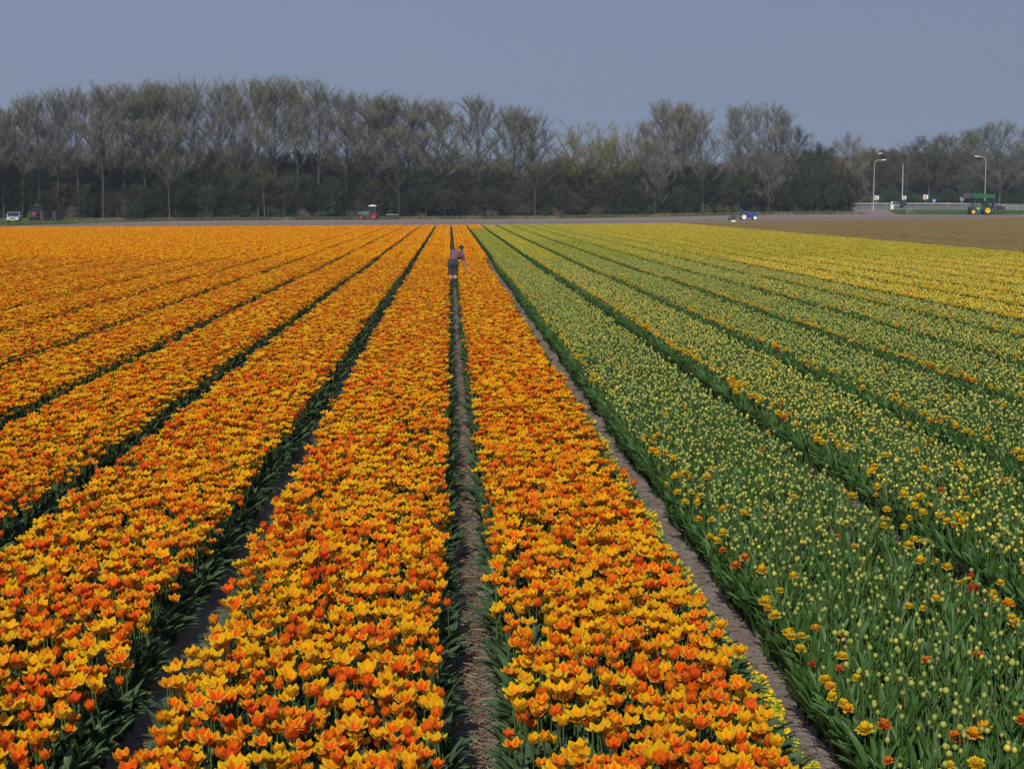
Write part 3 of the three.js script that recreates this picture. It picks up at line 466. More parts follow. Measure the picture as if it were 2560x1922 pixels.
{ // front row, placed as their crowns stand in the photograph (source px, top px)
  const D = 2560 / 2212;
  const row = [[-22, 240], [22, 240], [62, 226], [100, 208], [138, 203], [182, 197], [232, 190], [278, 191], [322, 188], [352, 186], [392, 184], [434, 180], [482, 184], [518, 181], [560, 178], [602, 177], [648, 179], [690, 183], [752, 205], [800, 208], [842, 211], [884, 217], [945, 221], [1032, 212], [1108, 234], [1150, 248]];
  row.forEach(([dx, dy], i) => {
    const px = dx * D, z0 = vegLine(xAt(px, -318)) - 5 - 4 * wr(), x = xAt(px, z0), H = (yAt(dy * D, z0) - h(x, z0)) * 0.95, n = (i * 3 + (i >> 2)) % 7, w = (0.88 + 0.24 * wr()) * (i >= 18 ? 1.25 : 1);
    plant(POP[n], x, z0, H, w, wr() * 6.28, 'poplar_tree', i === 0 ? 'bare poplar cut by the left edge of the picture' : i < 22 ? 'tall bare poplar, ' + ord(i) + ' from the left in the row behind the field' : ['slender bare poplar left of the big round one behind the worker', 'big round bare tree straight behind the bending worker', 'bare grey tree just right of the big round one behind the worker', 'low bare tree left of the broad yellow-green one'][i - 22]);
  });
  const one = (proto, dx, dy, back, wide, name, label) => { const px = dx * D, z = vegLine(xAt(px, -340)) - back, x = xAt(px, z); plant(proto, x, z, (yAt(dy * D, z) - h(x, z)) * 0.95, wide, wr() * 6.28, name, label); };
  one(WIDE[0], 1268, 256, 5, 1.08, 'budding_tree', 'broad forked tree with yellow-green buds right of the middle of the wood');
  one(WIDE[1], 1335, 264, 9, 0.85, 'budding_tree', 'smaller yellowish budding tree close behind the broad forked one');
  one(POP[2], 1395, 262, 8, 0.8, 'bare_tree', 'thin bare tree between the yellowish tree and the tall grey pair');
  one(POP[5], 1440, 221, 6, 1.0, 'bare_tree', 'tall grey bare tree, left one of the group right of the yellowish tree');
  one(POP[3], 1478, 226, 9, 0.8, 'bare_tree', 'tall narrow bare tree in the middle of the group right of the yellowish tree');
  one(POP[0], 1516, 240, 5, 1.3, 'bare_tree', 'dark-limbed spreading bare tree, right one of the group right of the yellowish tree');
  one(SILVER[0], 1415, 300, 3, 0.7, 'silvery_tree', 'low silvery tree in front of the tall grey bare trees');
  one(POP[4], 1592, 230, 5, 1.05, 'bare_tree', 'tall bare tree, left one of the pair behind the blue tractor');
  one(SILVER[1], 1640, 224, 7, 0.95, 'silvery_tree', 'tall silvery bare tree straight above the blue tractor');
  one(POP[6], 1682, 236, 6, 1.1, 'bare_tree', 'tall bare tree right of the silvery one above the blue tractor');
  one(SILVER[0], 1660, 330, 2, 0.75, 'silvery_tree', 'short silvery tree at the wood edge right of the blue tractor');
  one(DARK[0], 1722, 280, 6, 0.9, 'dark_tree', 'dark twiggy tree right of the tall silvery one');
  one(DARK[0], 1768, 312, 5, 1.1, 'dark_tree', 'lower dark tree between the twiggy tree and the reddish one');
  one(RUSTY[0], 1838, 293, 9, 1.15, 'reddish_tree', 'reddish-brown budding tree near the start of the road');
  one(SILVER[1], 1856, 318, 3, 0.62, 'silvery_tree', 'pale grey tree with white trunk left of the leftmost street lamp');
  // beyond the road
  const far = (proto, dx, dy, z, wide, name, label) => { const px = dx * D, x = xAt(px, z); plant(proto, x, z, yAt(dy * D, z) - h(x, z), wide, wr() * 6.28, name, label); };
  far(OLIVE[0], 1915, 330, -462, 0.9, 'budding_tree', 'olive budding tree between the two left street lamps');
  far(OLIVE[2], 1962, 318, -455, 0.95, 'budding_tree', 'brownish budding tree right behind the straight lamp post');
  far(OLIVE[0], 2010, 306, -452, 1.0, 'budding_tree', 'olive-brown tree above the rightmost chevron sign');
  far(OLIVE[2], 2052, 300, -455, 0.9, 'budding_tree', 'brown budding tree above the small blue road sign');
  far(POP[1], 2100, 290, -470, 1.2, 'bare_tree', 'grey-green bare tree left of the right-hand street lamp');
  far(DARK[0], 2130, 285, -480, 1.2, 'dark_tree', 'dark tree far behind the right-hand street lamp');
  far(SILVER[0], 2165, 272, -446, 1.15, 'silvery_tree', 'large silvery tree behind the right-hand street lamp');
  far(SILVER[1], 2225, 280, -450, 1.1, 'silvery_tree', 'silvery tree at the right edge of the picture');
  far(OLIVE[1], 2085, 380, -444, 0.85, 'green_bush', 'fresh green bush left of the green tractor');
  // white slim birches at the edge of the wood
  const birch = makeTree(7800, { H: 13, W: 2.3, base: 0.42, limbs: 12, subs: 4, twigs: 10, rad: 0.0062, tw: [0.13, 0.12, 0.085], leafC: [0.13, 0.13, 0.05], leaves: 1, wood: [0.15, 0.145, 0.13], spread: 1.1, lean: 0.7 });
  [[372, 330, 'pale slim birch left of the middle of the poplar row'], [574, 340, 'pale slim birch at the wood edge left of the green-and-red tractor'], [862, 350, 'pale slim birch right of the green-and-red tractor'], [1155, 345, 'pale slim birch left of the broad yellow-green tree']].forEach(([dx, dy, label]) => one(birch, dx, dy, 1.5, 1, 'birch_tree', label));
}
// --- deeper wood, undergrowth and grass: masses
{
  const wood = new THREE.Group(), under = new THREE.Group(), scatter = (group, proto, list, childKind) => proto.children.forEach((c) => {
    const im = new THREE.InstancedMesh(c.geometry, M.bark, list.length); im.name = childKind; im.userData.kind = 'stuff';
    list.forEach(([x, z, s, w, a, t], i) => { im.setMatrixAt(i, new THREE.Matrix4().compose(V(x, h(x, z) - 0.1, z), quat.setFromAxisAngle(up, a), V(s * w, s, s * w))); im.setColorAt(i, colr.setRGB(t, t, t)); }); group.add(im);
  });
  const lists = new Map(), put = (p, ...q) => { if (!lists.has(p)) lists.set(p, []); lists.get(p).push(q); };
  for (let d = 14; d < 78; d += 8) for (let x = -150; x < 82; x += 4.2) {
    const X = x + (wr() - 0.5) * 3.4, z = vegLine(clamp(X, -95, 200)) - d - wr() * 6, tall = lerp(12.5, 10.5, smooth(X, -30, 60)) * (0.7 + 0.4 * wr()), k = wr();
    const p = k < 0.45 ? POP[(wr() * 7) | 0] : k < 0.8 ? OLIVE[(wr() * 3) | 0] : DARK[0];
    put(p, X, z, tall / p.userData.H, 0.95 + 0.3 * wr(), wr() * 6.28, 0.75 + 0.3 * wr());
  }
  for (let d = 0; d < 70; d += 8) for (let x = 88; x < 230; x += 4) { const X = x + (wr() - 0.5) * 4, z = -462 - d - wr() * 6, k = wr(), p = k < 0.3 ? POP[(wr() * 7) | 0] : k < 0.8 ? OLIVE[(wr() * 3) | 0] : DARK[0]; put(p, X, z, (10 + 5 * wr()) / p.userData.H, 1.1 + 0.3 * wr(), wr() * 6.28, 0.8 + 0.3 * wr()); }
  for (let d = 1.6; d < 14; d += 2.6) for (let x = -150; x < 84; x += 2.6) { const X = x + (wr() - 0.5) * 2.5, z = vegLine(clamp(X, -95, 200)) - d - wr() * 2, k = wr(), p = k < 0.62 ? OLIVE[wr() < 0.7 ? 1 : 0] : k < 0.7 ? OLIVE[2] : DARK[0]; if (d < 3 && wr() < 0.3) continue; put(p, X, z, (d < 3 ? 3.5 + 4.5 * wr() : 4.5 + 5 * wr()) / p.userData.H, 1.0 + 0.4 * wr(), wr() * 6.28, 0.55 + 0.4 * wr()); }
  for (const [p, l] of lists) scatter(wood, p, l, 'woodland_trees');
  add(wood, 'woodland', 'deep mass of bare and budding trees filling the wood behind the front row', 'wood', null, 'stuff');
  const B = [makeBush(1, { W: 2.6, H: 4.2, n: 1500, c: [0.020, 0.046, 0.018] }), makeBush(2, { W: 2.2, H: 3.6, n: 1400, c: [0.030, 0.066, 0.02] }), makeBush(3, { W: 2.6, H: 3.0, n: 1100, c: [0.06, 0.052, 0.032], twiggy: 0.5 }), makeBush(4, { W: 2.0, H: 2.0, n: 900, c: [0.085, 0.08, 0.04], twiggy: 0.35, size: 0.12 }), makeBush(5, { W: 2.4, H: 5.5, n: 1700, c: [0.028, 0.05, 0.026] })];
  const bl = B.map(() => []);
  for (let d = 2.5; d < 46; d += 3.2) for (let x = -140; x < 84; x += 2.3) {
    const X = x + (wr() - 0.5) * 2.2, z = vegLine(clamp(X, -95, 200)) - d - wr() * 2.5, k = wr(), front = d < 4, i = front ? (k < 0.3 ? 1 : k < 0.5 ? 2 : k < 0.75 ? 3 : 0) : (k < 0.34 ? 0 : k < 0.52 ? 1 : k < 0.72 ? 2 : 4), n = 0.5 + 0.5 * noise(X * 0.06, d * 0.1, 8);
    if (front && wr() < 0.25) continue;
    bl[i].push([X, z, (front ? 0.55 + 0.6 * wr() ** 2 : 0.75 + 0.7 * wr() + 0.5 * n), 0.9 + 0.4 * wr(), wr() * 6.28, 0.7 + 0.55 * wr()]);
  }
  for (let d = 0; d < 40; d += 3.4) for (let x = 92; x < 230; x += 2.6) { const X = x + (wr() - 0.5) * 2.4, z = -447 - d - wr() * 2, k = wr(), i = k < 0.3 ? 0 : k < 0.6 ? 1 : k < 0.75 ? 2 : 4; bl[i].push([X, z, d < 4 ? 0.6 + 0.5 * wr() : 0.9 + 0.5 * wr(), 1 + 0.3 * wr(), wr() * 6.28, 0.8 + 0.6 * wr()]); }
  B.forEach((p, i) => scatter(under, p, bl[i], 'undergrowth_bushes'));
  add(under, 'undergrowth', 'dark green and brownish undergrowth closing the foot of the wood', 'undergrowth', null, 'stuff');
  // distinct mounds and bushes at the wood edge
  const edge = [[1290, 455, 3, 1.5, 'brown bramble mound below the broad yellow-green tree', 'bramble_bush'], [1035, 462, 3, 1.2, 'brownish bramble mound behind the bending worker', 'bramble_bush'], [1130, 455, 2, 1.35, 'rounded brown bush left of the brown bramble mound', 'bramble_bush'], [660, 458, 3, 1.15, 'low olive bush left of the green-and-red tractor', 'bramble_bush'], [1180, 415, 1, 1.2, 'dark green bush left of the broad yellow-green tree', 'green_bush'], [300, 405, 0, 1.3, 'dark green ivy-clad bush in the left part of the wood', 'green_bush'], [600, 425, 1, 1.2, 'green bush under the tallest poplars', 'green_bush'], [1400, 420, 1, 1.2, 'green bush below the tall grey trees', 'green_bush']];
  edge.forEach(([dx, , i, s, label, name]) => { const D = 2560 / 2212, z = vegLine(xAt(dx * D, -335)) - 2.2, x = xAt(dx * D, z), o = B[i].clone(); delete o.userData.H; o.position.set(x, h(x, z) - 0.05, z); o.scale.setScalar(s * 0.8); o.rotation.y = dx; add(o, name, label, 'bush'); });
  // grass
  const g = new MB(), gr = rng(606);
  const tuft = (x, z, s, c) => { const y = h(x, z); for (let k = 0; k < 3; k++) { const a = gr() * 6.28, t = 0.6 + 0.8 * gr(), dx = Math.cos(a) * 0.12 * s, dz = Math.sin(a) * 0.12 * s; g.tri([x - dx, y, z - dz], [x + dx, y, z + dz], [x + (gr() - 0.5) * 0.3 * s, y + s * (0.25 + 0.3 * gr()), z + (gr() - 0.5) * 0.3 * s], [c[0] * t, c[1] * t, c[2] * t]); } };
  const olive = [0.085, 0.095, 0.038], lush = [0.062, 0.115, 0.026], dry = [0.16, 0.15, 0.07];
  for (let n = 0; n < 26000; n++) { const x = -105 + 190 * gr(), z = vegLine(clamp(x, -95, 200)) + 2.2 - 5 * gr(), k = noise(x * 0.15, z * 0.2, 2); tuft(x, z, 0.7 + 0.7 * gr(), k > 0.1 ? dry : olive); }
  for (let n = 0; n < 16000; n++) { const x = -100 + 55 * gr(), zE = fieldEnd(x) - 2, zV = vegLine(x), lim = lerp(zE, zV, smooth(x, -72, -46)), z = lerp(lim, zV, gr()); tuft(x, z, 0.45 + 0.45 * gr(), noise(x * 0.1, z * 0.06, 5) > 0.05 ? dry : lush); }
  for (let n = 0; n < 20000; n++) { const x = 92 + 100 * gr(), z = -343.5 - 52 * gr(); if (x < 92 + 0.22 * (-343 - z)) continue; tuft(x, z, 0.4 + 0.3 * gr(), lush); }
  for (let n = 0; n < 8000; n++) { const x = 90 + 110 * gr(), z = -440.5 - 8 * gr(); tuft(x, z, 0.7 + 0.6 * gr(), olive); }
  add(new THREE.Mesh(g.geo(), M.bark), 'grass', 'rough grass along the wood, round the parked machines and beside the road', 'grass', null, 'stuff');
  add(new THREE.Mesh(sheet((u, v) => { const x = lerp(-100, -40, u), zE = fieldEnd(x) - 2, zV = vegLine(x) - 6, lim = lerp(zE, zV, smooth(x, -72, -44)), z = lerp(lim, zV, v); return [x, h(x, z) + 0.012, z]; }, 40, 20, 5), grassMat), 'grass_field', 'grassy corner at the left where the machines are parked', 'grass', null, 'structure');
  add(new THREE.Mesh(sheet((u, v) => { const z = lerp(-343, -396, v), x = lerp(92 + 0.22 * (-343 - z), 210, u); return [x, h(x, z) + 0.012, z]; }, 40, 24, 5), grassMat), 'grass_verge', 'green verge between the dirt track and the road at right', 'grass', null, 'structure');
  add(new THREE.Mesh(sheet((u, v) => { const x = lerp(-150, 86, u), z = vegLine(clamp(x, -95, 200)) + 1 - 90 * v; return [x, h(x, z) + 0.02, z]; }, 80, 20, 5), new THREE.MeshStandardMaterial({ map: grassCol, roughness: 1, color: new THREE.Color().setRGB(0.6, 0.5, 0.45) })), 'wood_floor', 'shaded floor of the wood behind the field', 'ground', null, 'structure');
}
// ---------------------------------------------------------------- road, lamps, signs
const roadZ = (x) => -404 - 0.0006 * (x - 108) ** 2;
{
  const s = (x0, x1, a, b, lift) => sheet((u, v) => { const x = lerp(x0, x1, u), z = roadZ(x) - lerp(a, b, v); return [x, h(x, z) + lift, z]; }, 60, 8, 6);
  add(new THREE.Mesh(s(84, 215, 0, 32, 0.02), roadMat), 'road', 'grey asphalt road rising along the right side behind the field', 'road', null, 'structure');
  add(new THREE.Mesh(s(86, 215, 0.8, 1.15, 0.026), mat(0.72, 0.72, 0.70, { roughness: 0.8 })), 'road_marking', 'white edge line along the near side of the road', 'marking', null, 'structure');
  add(new THREE.Mesh(s(86, 215, 15, 15.3, 0.026), mat(0.62, 0.62, 0.60, { roughness: 0.8 })), 'road_marking', 'pale centre line of the road', 'marking', null, 'structure');
}
{ // guard rail
  const g = new THREE.Group(), z0 = (x) => -437 + (x > 128 ? 0.075 * (x - 128) ** 2 : 0), y0 = (x, z) => h(x, z), prof = [[0, 0.42], [0.05, 0.50], [0, 0.58], [0.05, 0.68], [0, 0.76]];
  const m = new MB(), xs = []; for (let x = 94; x <= 146; x += 1) xs.push(x);
  m.grid(prof.length, xs.length, (u, v) => { const k = Math.round((u + 1) / 2 * (prof.length - 1)), x = xs[Math.round(v * (xs.length - 1))], z = z0(x); return [x, y0(x, z) + prof[k][1], z + prof[k][0]]; }, () => [0.30, 0.31, 0.32]);
  part('rail', m.geo(), new THREE.MeshStandardMaterial({ vertexColors: true, roughness: 0.55, metalness: 0.25, side: THREE.DoubleSide }), g);
  const pg = new RoundedBoxGeometry(0.12, 0.75, 0.08, 1, 0.01); for (let x = 94; x <= 146; x += 4) { const z = z0(x) - 0.06; part('post', pg, M.zinc, g).position.set(x, y0(x, z) + 0.36, z); }
  add(g, 'guard_rail', 'long galvanised guard rail curving along the road at right', 'guard rail');
}
function lampPost(label, x, z, H, arm, dir, headMat, thick = 1, pc = [0.40, 0.41, 0.40]) {
  const g = new THREE.Group(), n = 14, pts = [], rr = Math.min(1.0, Math.abs(arm));
  pts.push(V(0, 0, 0), V(0, H * 0.4, 0), V(0, H - rr, 0));
  for (let k = 1; k <= 5; k++) { const a = k / 5 * Math.PI / 2; pts.push(V(dir * (1 - Math.cos(a)) * rr, H - rr + Math.sin(a) * rr, 0)); }
  if (arm > rr) pts.push(V(dir * arm * 0.75, H + 0.05, 0));
  const m = new MB(); m.tube(pts, pts.map((p, i) => thick * (i < 2 ? 0.12 - i * 0.02 : 0.075)), 8, pc);
  part('pole', m.geo(), new THREE.MeshStandardMaterial({ vertexColors: true, roughness: 0.5, side: THREE.DoubleSide }), g);
  const b = new MB(); b.tube([V(0, 0, 0), V(0, 1.1, 0)], [0.19 * thick, 0.17 * thick], 8, [0.42, 0.42, 0.41]); part('base', b.geo(), M.bark, g);
  const hd = new RoundedBoxGeometry(1.15, 0.24, 0.42, 3, 0.09); const hm = part('lamp_head', hd, headMat, g); hm.position.set(dir * (arm * 0.75 + 0.5), H + 0.08, 0); hm.rotation.z = dir * 0.09;
  g.position.set(x, h(x, z), z); add(g, 'street_lamp', label, 'street lamp'); return g;
}
{
  const L = (px, top, z, arm, dir, label, mt = M.white, t = 1, pc = undefined) => { const x = xAt(px, z); lampPost(label, x, z, yAt(top, z) - h(x, z), arm, dir, mt, t, pc); };
  L(2187, 401, -399, 2.3, 1, 'grey street lamp left of the others with its arm reaching right');
  L(2259.5, 410, -441, 0.35, -1, 'thick straight lamp post rising behind the silver car', M.darkSteel, 1.45);
  L(2469, 392, -420, 2.4, -1, 'grey street lamp behind the green tractor with its arm reaching left');
  L(2194, 385, -447, 0.3, 1, 'distant lamp whose white head shows above the leftmost street lamp', M.white, 0.8, [0.05, 0.05, 0.05]);
}
{ // signs
  const chevron = new THREE.Shape(); [[0.34, 0.42], [-0.14, 0], [0.34, -0.42], [0.02, -0.42], [-0.36, 0], [0.02, 0.42]].forEach(([x, y], i) => i ? chevron.lineTo(x, y) : chevron.moveTo(x, y));
  const chG = new THREE.ExtrudeGeometry(chevron, { depth: 0.012, bevelEnabled: false }), plate = new RoundedBoxGeometry(1.1, 1.1, 0.03, 2, 0.012), red = mat(0.26, 0.012, 0.02);
  const pole = (H) => new THREE.CylinderGeometry(0.04, 0.04, H, 8).translate(0, H / 2, 0);
  [[2194.5, 494, 'red-and-white chevron sign beside the leftmost street lamp', 1], [2265, 494, 'red-and-white chevron sign right of the thick lamp post', 0.85], [2319, 492.5, 'red-and-white chevron sign, rightmost of the three above the guard rail', 1.1]].forEach(([px, py, label, s]) => {
    const z = -439.5, x = xAt(px, z), y = yAt(py, z), g = new THREE.Group(), H = y + 0.5 - h(x, z);
    part('post', pole(H), M.zinc, g).position.z = -0.08; const b = part('sign_plate', plate, M.white, g); b.position.y = H - 0.5; b.scale.setScalar(s); const c = part('chevron', chG, red, g); c.position.set(0, H - 0.5, 0.017 * s); c.scale.setScalar(s * 1.2);
    g.position.set(x, h(x, z), z); g.rotation.y = -0.15; add(g, 'chevron_sign', label, 'road sign');
  });
  const z = -438.5, x = xAt(2340.5, z), g = new THREE.Group(), y = yAt(501.5, z), H = y + 0.45 - h(x, z);
  part('post', pole(H), M.zinc, g).position.z = -0.08; part('sign_plate', new RoundedBoxGeometry(0.98, 0.98, 0.03, 2, 0.012), mat(0.05, 0.13, 0.46), g).position.y = H - 0.45;
  const ar = [new THREE.BoxGeometry(0.62, 0.12, 0.012).rotateZ(0.75), new THREE.BoxGeometry(0.62, 0.12, 0.012).rotateZ(-0.75)]; const cr = part('white_symbol', mergeGeometries(ar.map((q, i) => q.translate(0, 0, i * 0.004))), M.white, g); cr.position.set(0, H - 0.45, 0.022);
  g.position.set(x, h(x, z), z); add(g, 'blue_road_sign', 'square blue road sign with a white crossed mark by the guard rail', 'road sign');
  const z2 = -401, x2 = xAt(2411, z2), g2 = new THREE.Group(), H2 = yAt(492, z2) - h(x2, z2);
  part('post', pole(H2), M.zinc, g2).position.z = -0.08; part('sign_plate', new RoundedBoxGeometry(1.0, 0.88, 0.03, 2, 0.012), mat(0.20, 0.25, 0.30), g2).position.y = H2 - 0.4; part('lower_plate', new RoundedBoxGeometry(0.6, 0.22, 0.03, 2, 0.01), mat(0.24, 0.28, 0.32), g2).position.y = H2 - 1.0;
  g2.position.set(x2, h(x2, z2), z2); add(g2, 'grey_road_sign', 'grey-blue rear of a road sign left of the green tractor', 'road sign');
  // white cabinet beside the road
  const z3 = -402.5, x3 = xAt(2234, z3), g3 = new THREE.Group(); part('cabinet_body', new RoundedBoxGeometry(0.75, 1.15, 0.5, 2, 0.03).translate(0, 0.62, 0), M.white, g3); part('cabinet_roof', new RoundedBoxGeometry(0.82, 0.07, 0.57, 1, 0.02).translate(0, 1.22, 0), mat(0.6, 0.6, 0.58), g3); part('cabinet_door', new RoundedBoxGeometry(0.6, 0.9, 0.02, 1, 0.008).translate(0, 0.6, 0.26), mat(0.70, 0.70, 0.68), g3);
  g3.position.set(x3, yAt(512, z3) - 0.06, z3); g3.position.y = Math.max(h(x3, z3), 1.5); add(g3, 'roadside_cabinet', 'white box cabinet at the rear end of the silver car', 'cabinet');
  // steel hurdle leaning on the verge
  const g4 = new THREE.Group(), m4 = new MB(), c4 = [0.30, 0.33, 0.34]; const bar = (a, b, r = 0.035) => m4.tube([a, b], [r, r], 6, c4);
  const W4 = 1.5, H4 = 1.35; for (const yy of [0.1, 0.5, 0.9, H4]) bar(V(-W4 / 2, yy, 0), V(W4 / 2, yy, 0)); bar(V(-W4 / 2, 0, 0), V(-W4 / 2, H4, 0), 0.045); bar(V(W4 / 2, 0, 0), V(W4 / 2, H4, 0), 0.045); bar(V(-W4 / 2, 0.1, 0.02), V(W4 / 2, H4, 0.02));
  part('frame', m4.geo(), M.bark, g4); const m5 = new MB(); m5.tube([V(0.5, 0, -0.1), V(-0.2, 1.5, 0.3)], [0.035, 0.035], 6, c4); m5.tube([V(0.6, 0.02, 0.2), V(1.5, 0.02, 0.5)], [0.035, 0.035], 6, c4); part('loose_bars', m5.geo(), M.bark, g4);
  const z4 = -349, x4 = xAt(2280, z4); g4.position.set(x4, h(x4, z4) + 0.02, z4); g4.rotation.set(-0.35, 0.5, 0.25); add(g4, 'steel_hurdle', 'tilted grey steel hurdle on the verge left of the green tractor', 'gate');
  // white railing at the right edge
  const g5 = new THREE.Group(), z5 = -398; const rl = new RoundedBoxGeometry(9, 0.09, 0.06, 1, 0.02); for (const yy of [0.95, 0.12]) part('rail', rl, M.zinc, g5).position.set(4.5, yy, 0); const po = new RoundedBoxGeometry(0.12, 1.05, 0.1, 1, 0.02); for (let k = 0; k < 5; k++) part('post', po, M.zinc, g5).position.set(0.1 + k * 2.15, 0.52, 0); const ba = new THREE.CylinderGeometry(0.018, 0.018, 0.8, 5); for (let k = 0; k < 30; k++) part('bar', ba, M.zinc, g5).position.set(0.35 + k * 0.29, 0.53, 0);
  const x5 = xAt(2526, z5); g5.position.set(x5, h(x5, z5), z5); add(g5, 'roadside_railing', 'pale metal railing at the right edge behind the green tractor', 'railing');
}

// ---------------------------------------------------------------- vehicles
const rbox = (w, hh, d, r = 0.03, x = 0, y = 0, z = 0) => new RoundedBoxGeometry(w, hh, d, 2, Math.min(r, w / 2.1, hh / 2.1, d / 2.1)).translate(x, y, z);
function extr(pts, depth, bevel = 0.02) { const s = new THREE.Shape(); pts.forEach(([x, y], i) => i ? s.lineTo(x, y) : s.moveTo(x, y)); s.closePath(); return new THREE.ExtrudeGeometry(s, { depth: depth - 2 * bevel, bevelEnabled: bevel > 0, bevelSize: bevel, bevelOffset: -bevel, bevelThickness: bevel, bevelSegments: 2 }).translate(0, 0, -depth / 2 + bevel); }
const rod = (a, b, r) => { const m = new MB(); m.tube([V(...a), V(...b)], [r, r], 8, [1, 1, 1]); const g = m.geo(); g.deleteAttribute('color'); return g; };
const join = (list) => mergeGeometries(list.map((g) => { const q = g.index ? g.toNonIndexed() : g; for (const k of Object.keys(q.attributes)) if (!['position', 'normal'].includes(k)) q.deleteAttribute(k); return q; }));
function wheel(parent, x, z, R, w, rimMat, lugs = 0, rimK = 0.62) { // axle along z, standing on the ground; tyre > rim
  const prof = [[R * rimK, -w * 0.42], [R * 0.86, -w * 0.5], [R * 0.97, -w * 0.42], [R, -w * 0.2], [R, w * 0.2], [R * 0.97, w * 0.42], [R * 0.86, w * 0.5], [R * rimK, w * 0.42]].map(([a, b]) => new THREE.Vector2(a, b));
  const gs = [new THREE.LatheGeometry(prof, 28).rotateX(Math.PI / 2)];
  for (let k = 0; k < lugs; k++) for (const s of [-1, 1]) gs.push(new THREE.BoxGeometry(R * 0.09, R * 0.07, w * 0.55).rotateY(s * 0.7).translate(0, R * 1.0, s * w * 0.22).rotateZ((k + (s > 0 ? 0.5 : 0)) / lugs * 6.283));
  const t = part('wheel', join(gs), M.tyre, parent); t.position.set(x, R, z);
  const rp = [[0.001, w * 0.10], [R * 0.16, w * 0.12], [R * 0.18, w * 0.04], [R * rimK * 0.75, w * 0.10], [R * rimK * 0.92, w * 0.30], [R * rimK * 1.02, w * 0.40], [R * rimK * 1.02, -w * 0.40], [R * rimK * 0.9, -w * 0.3], [0.001, -w * 0.2]].map(([a, b]) => new THREE.Vector2(a, b));
  const rg = new THREE.LatheGeometry(rp, 24).rotateX(-Math.PI / 2 * -1); if (z < 0) rg.rotateY(Math.PI);
  part('rim', rg, rimMat, t); return t;
}
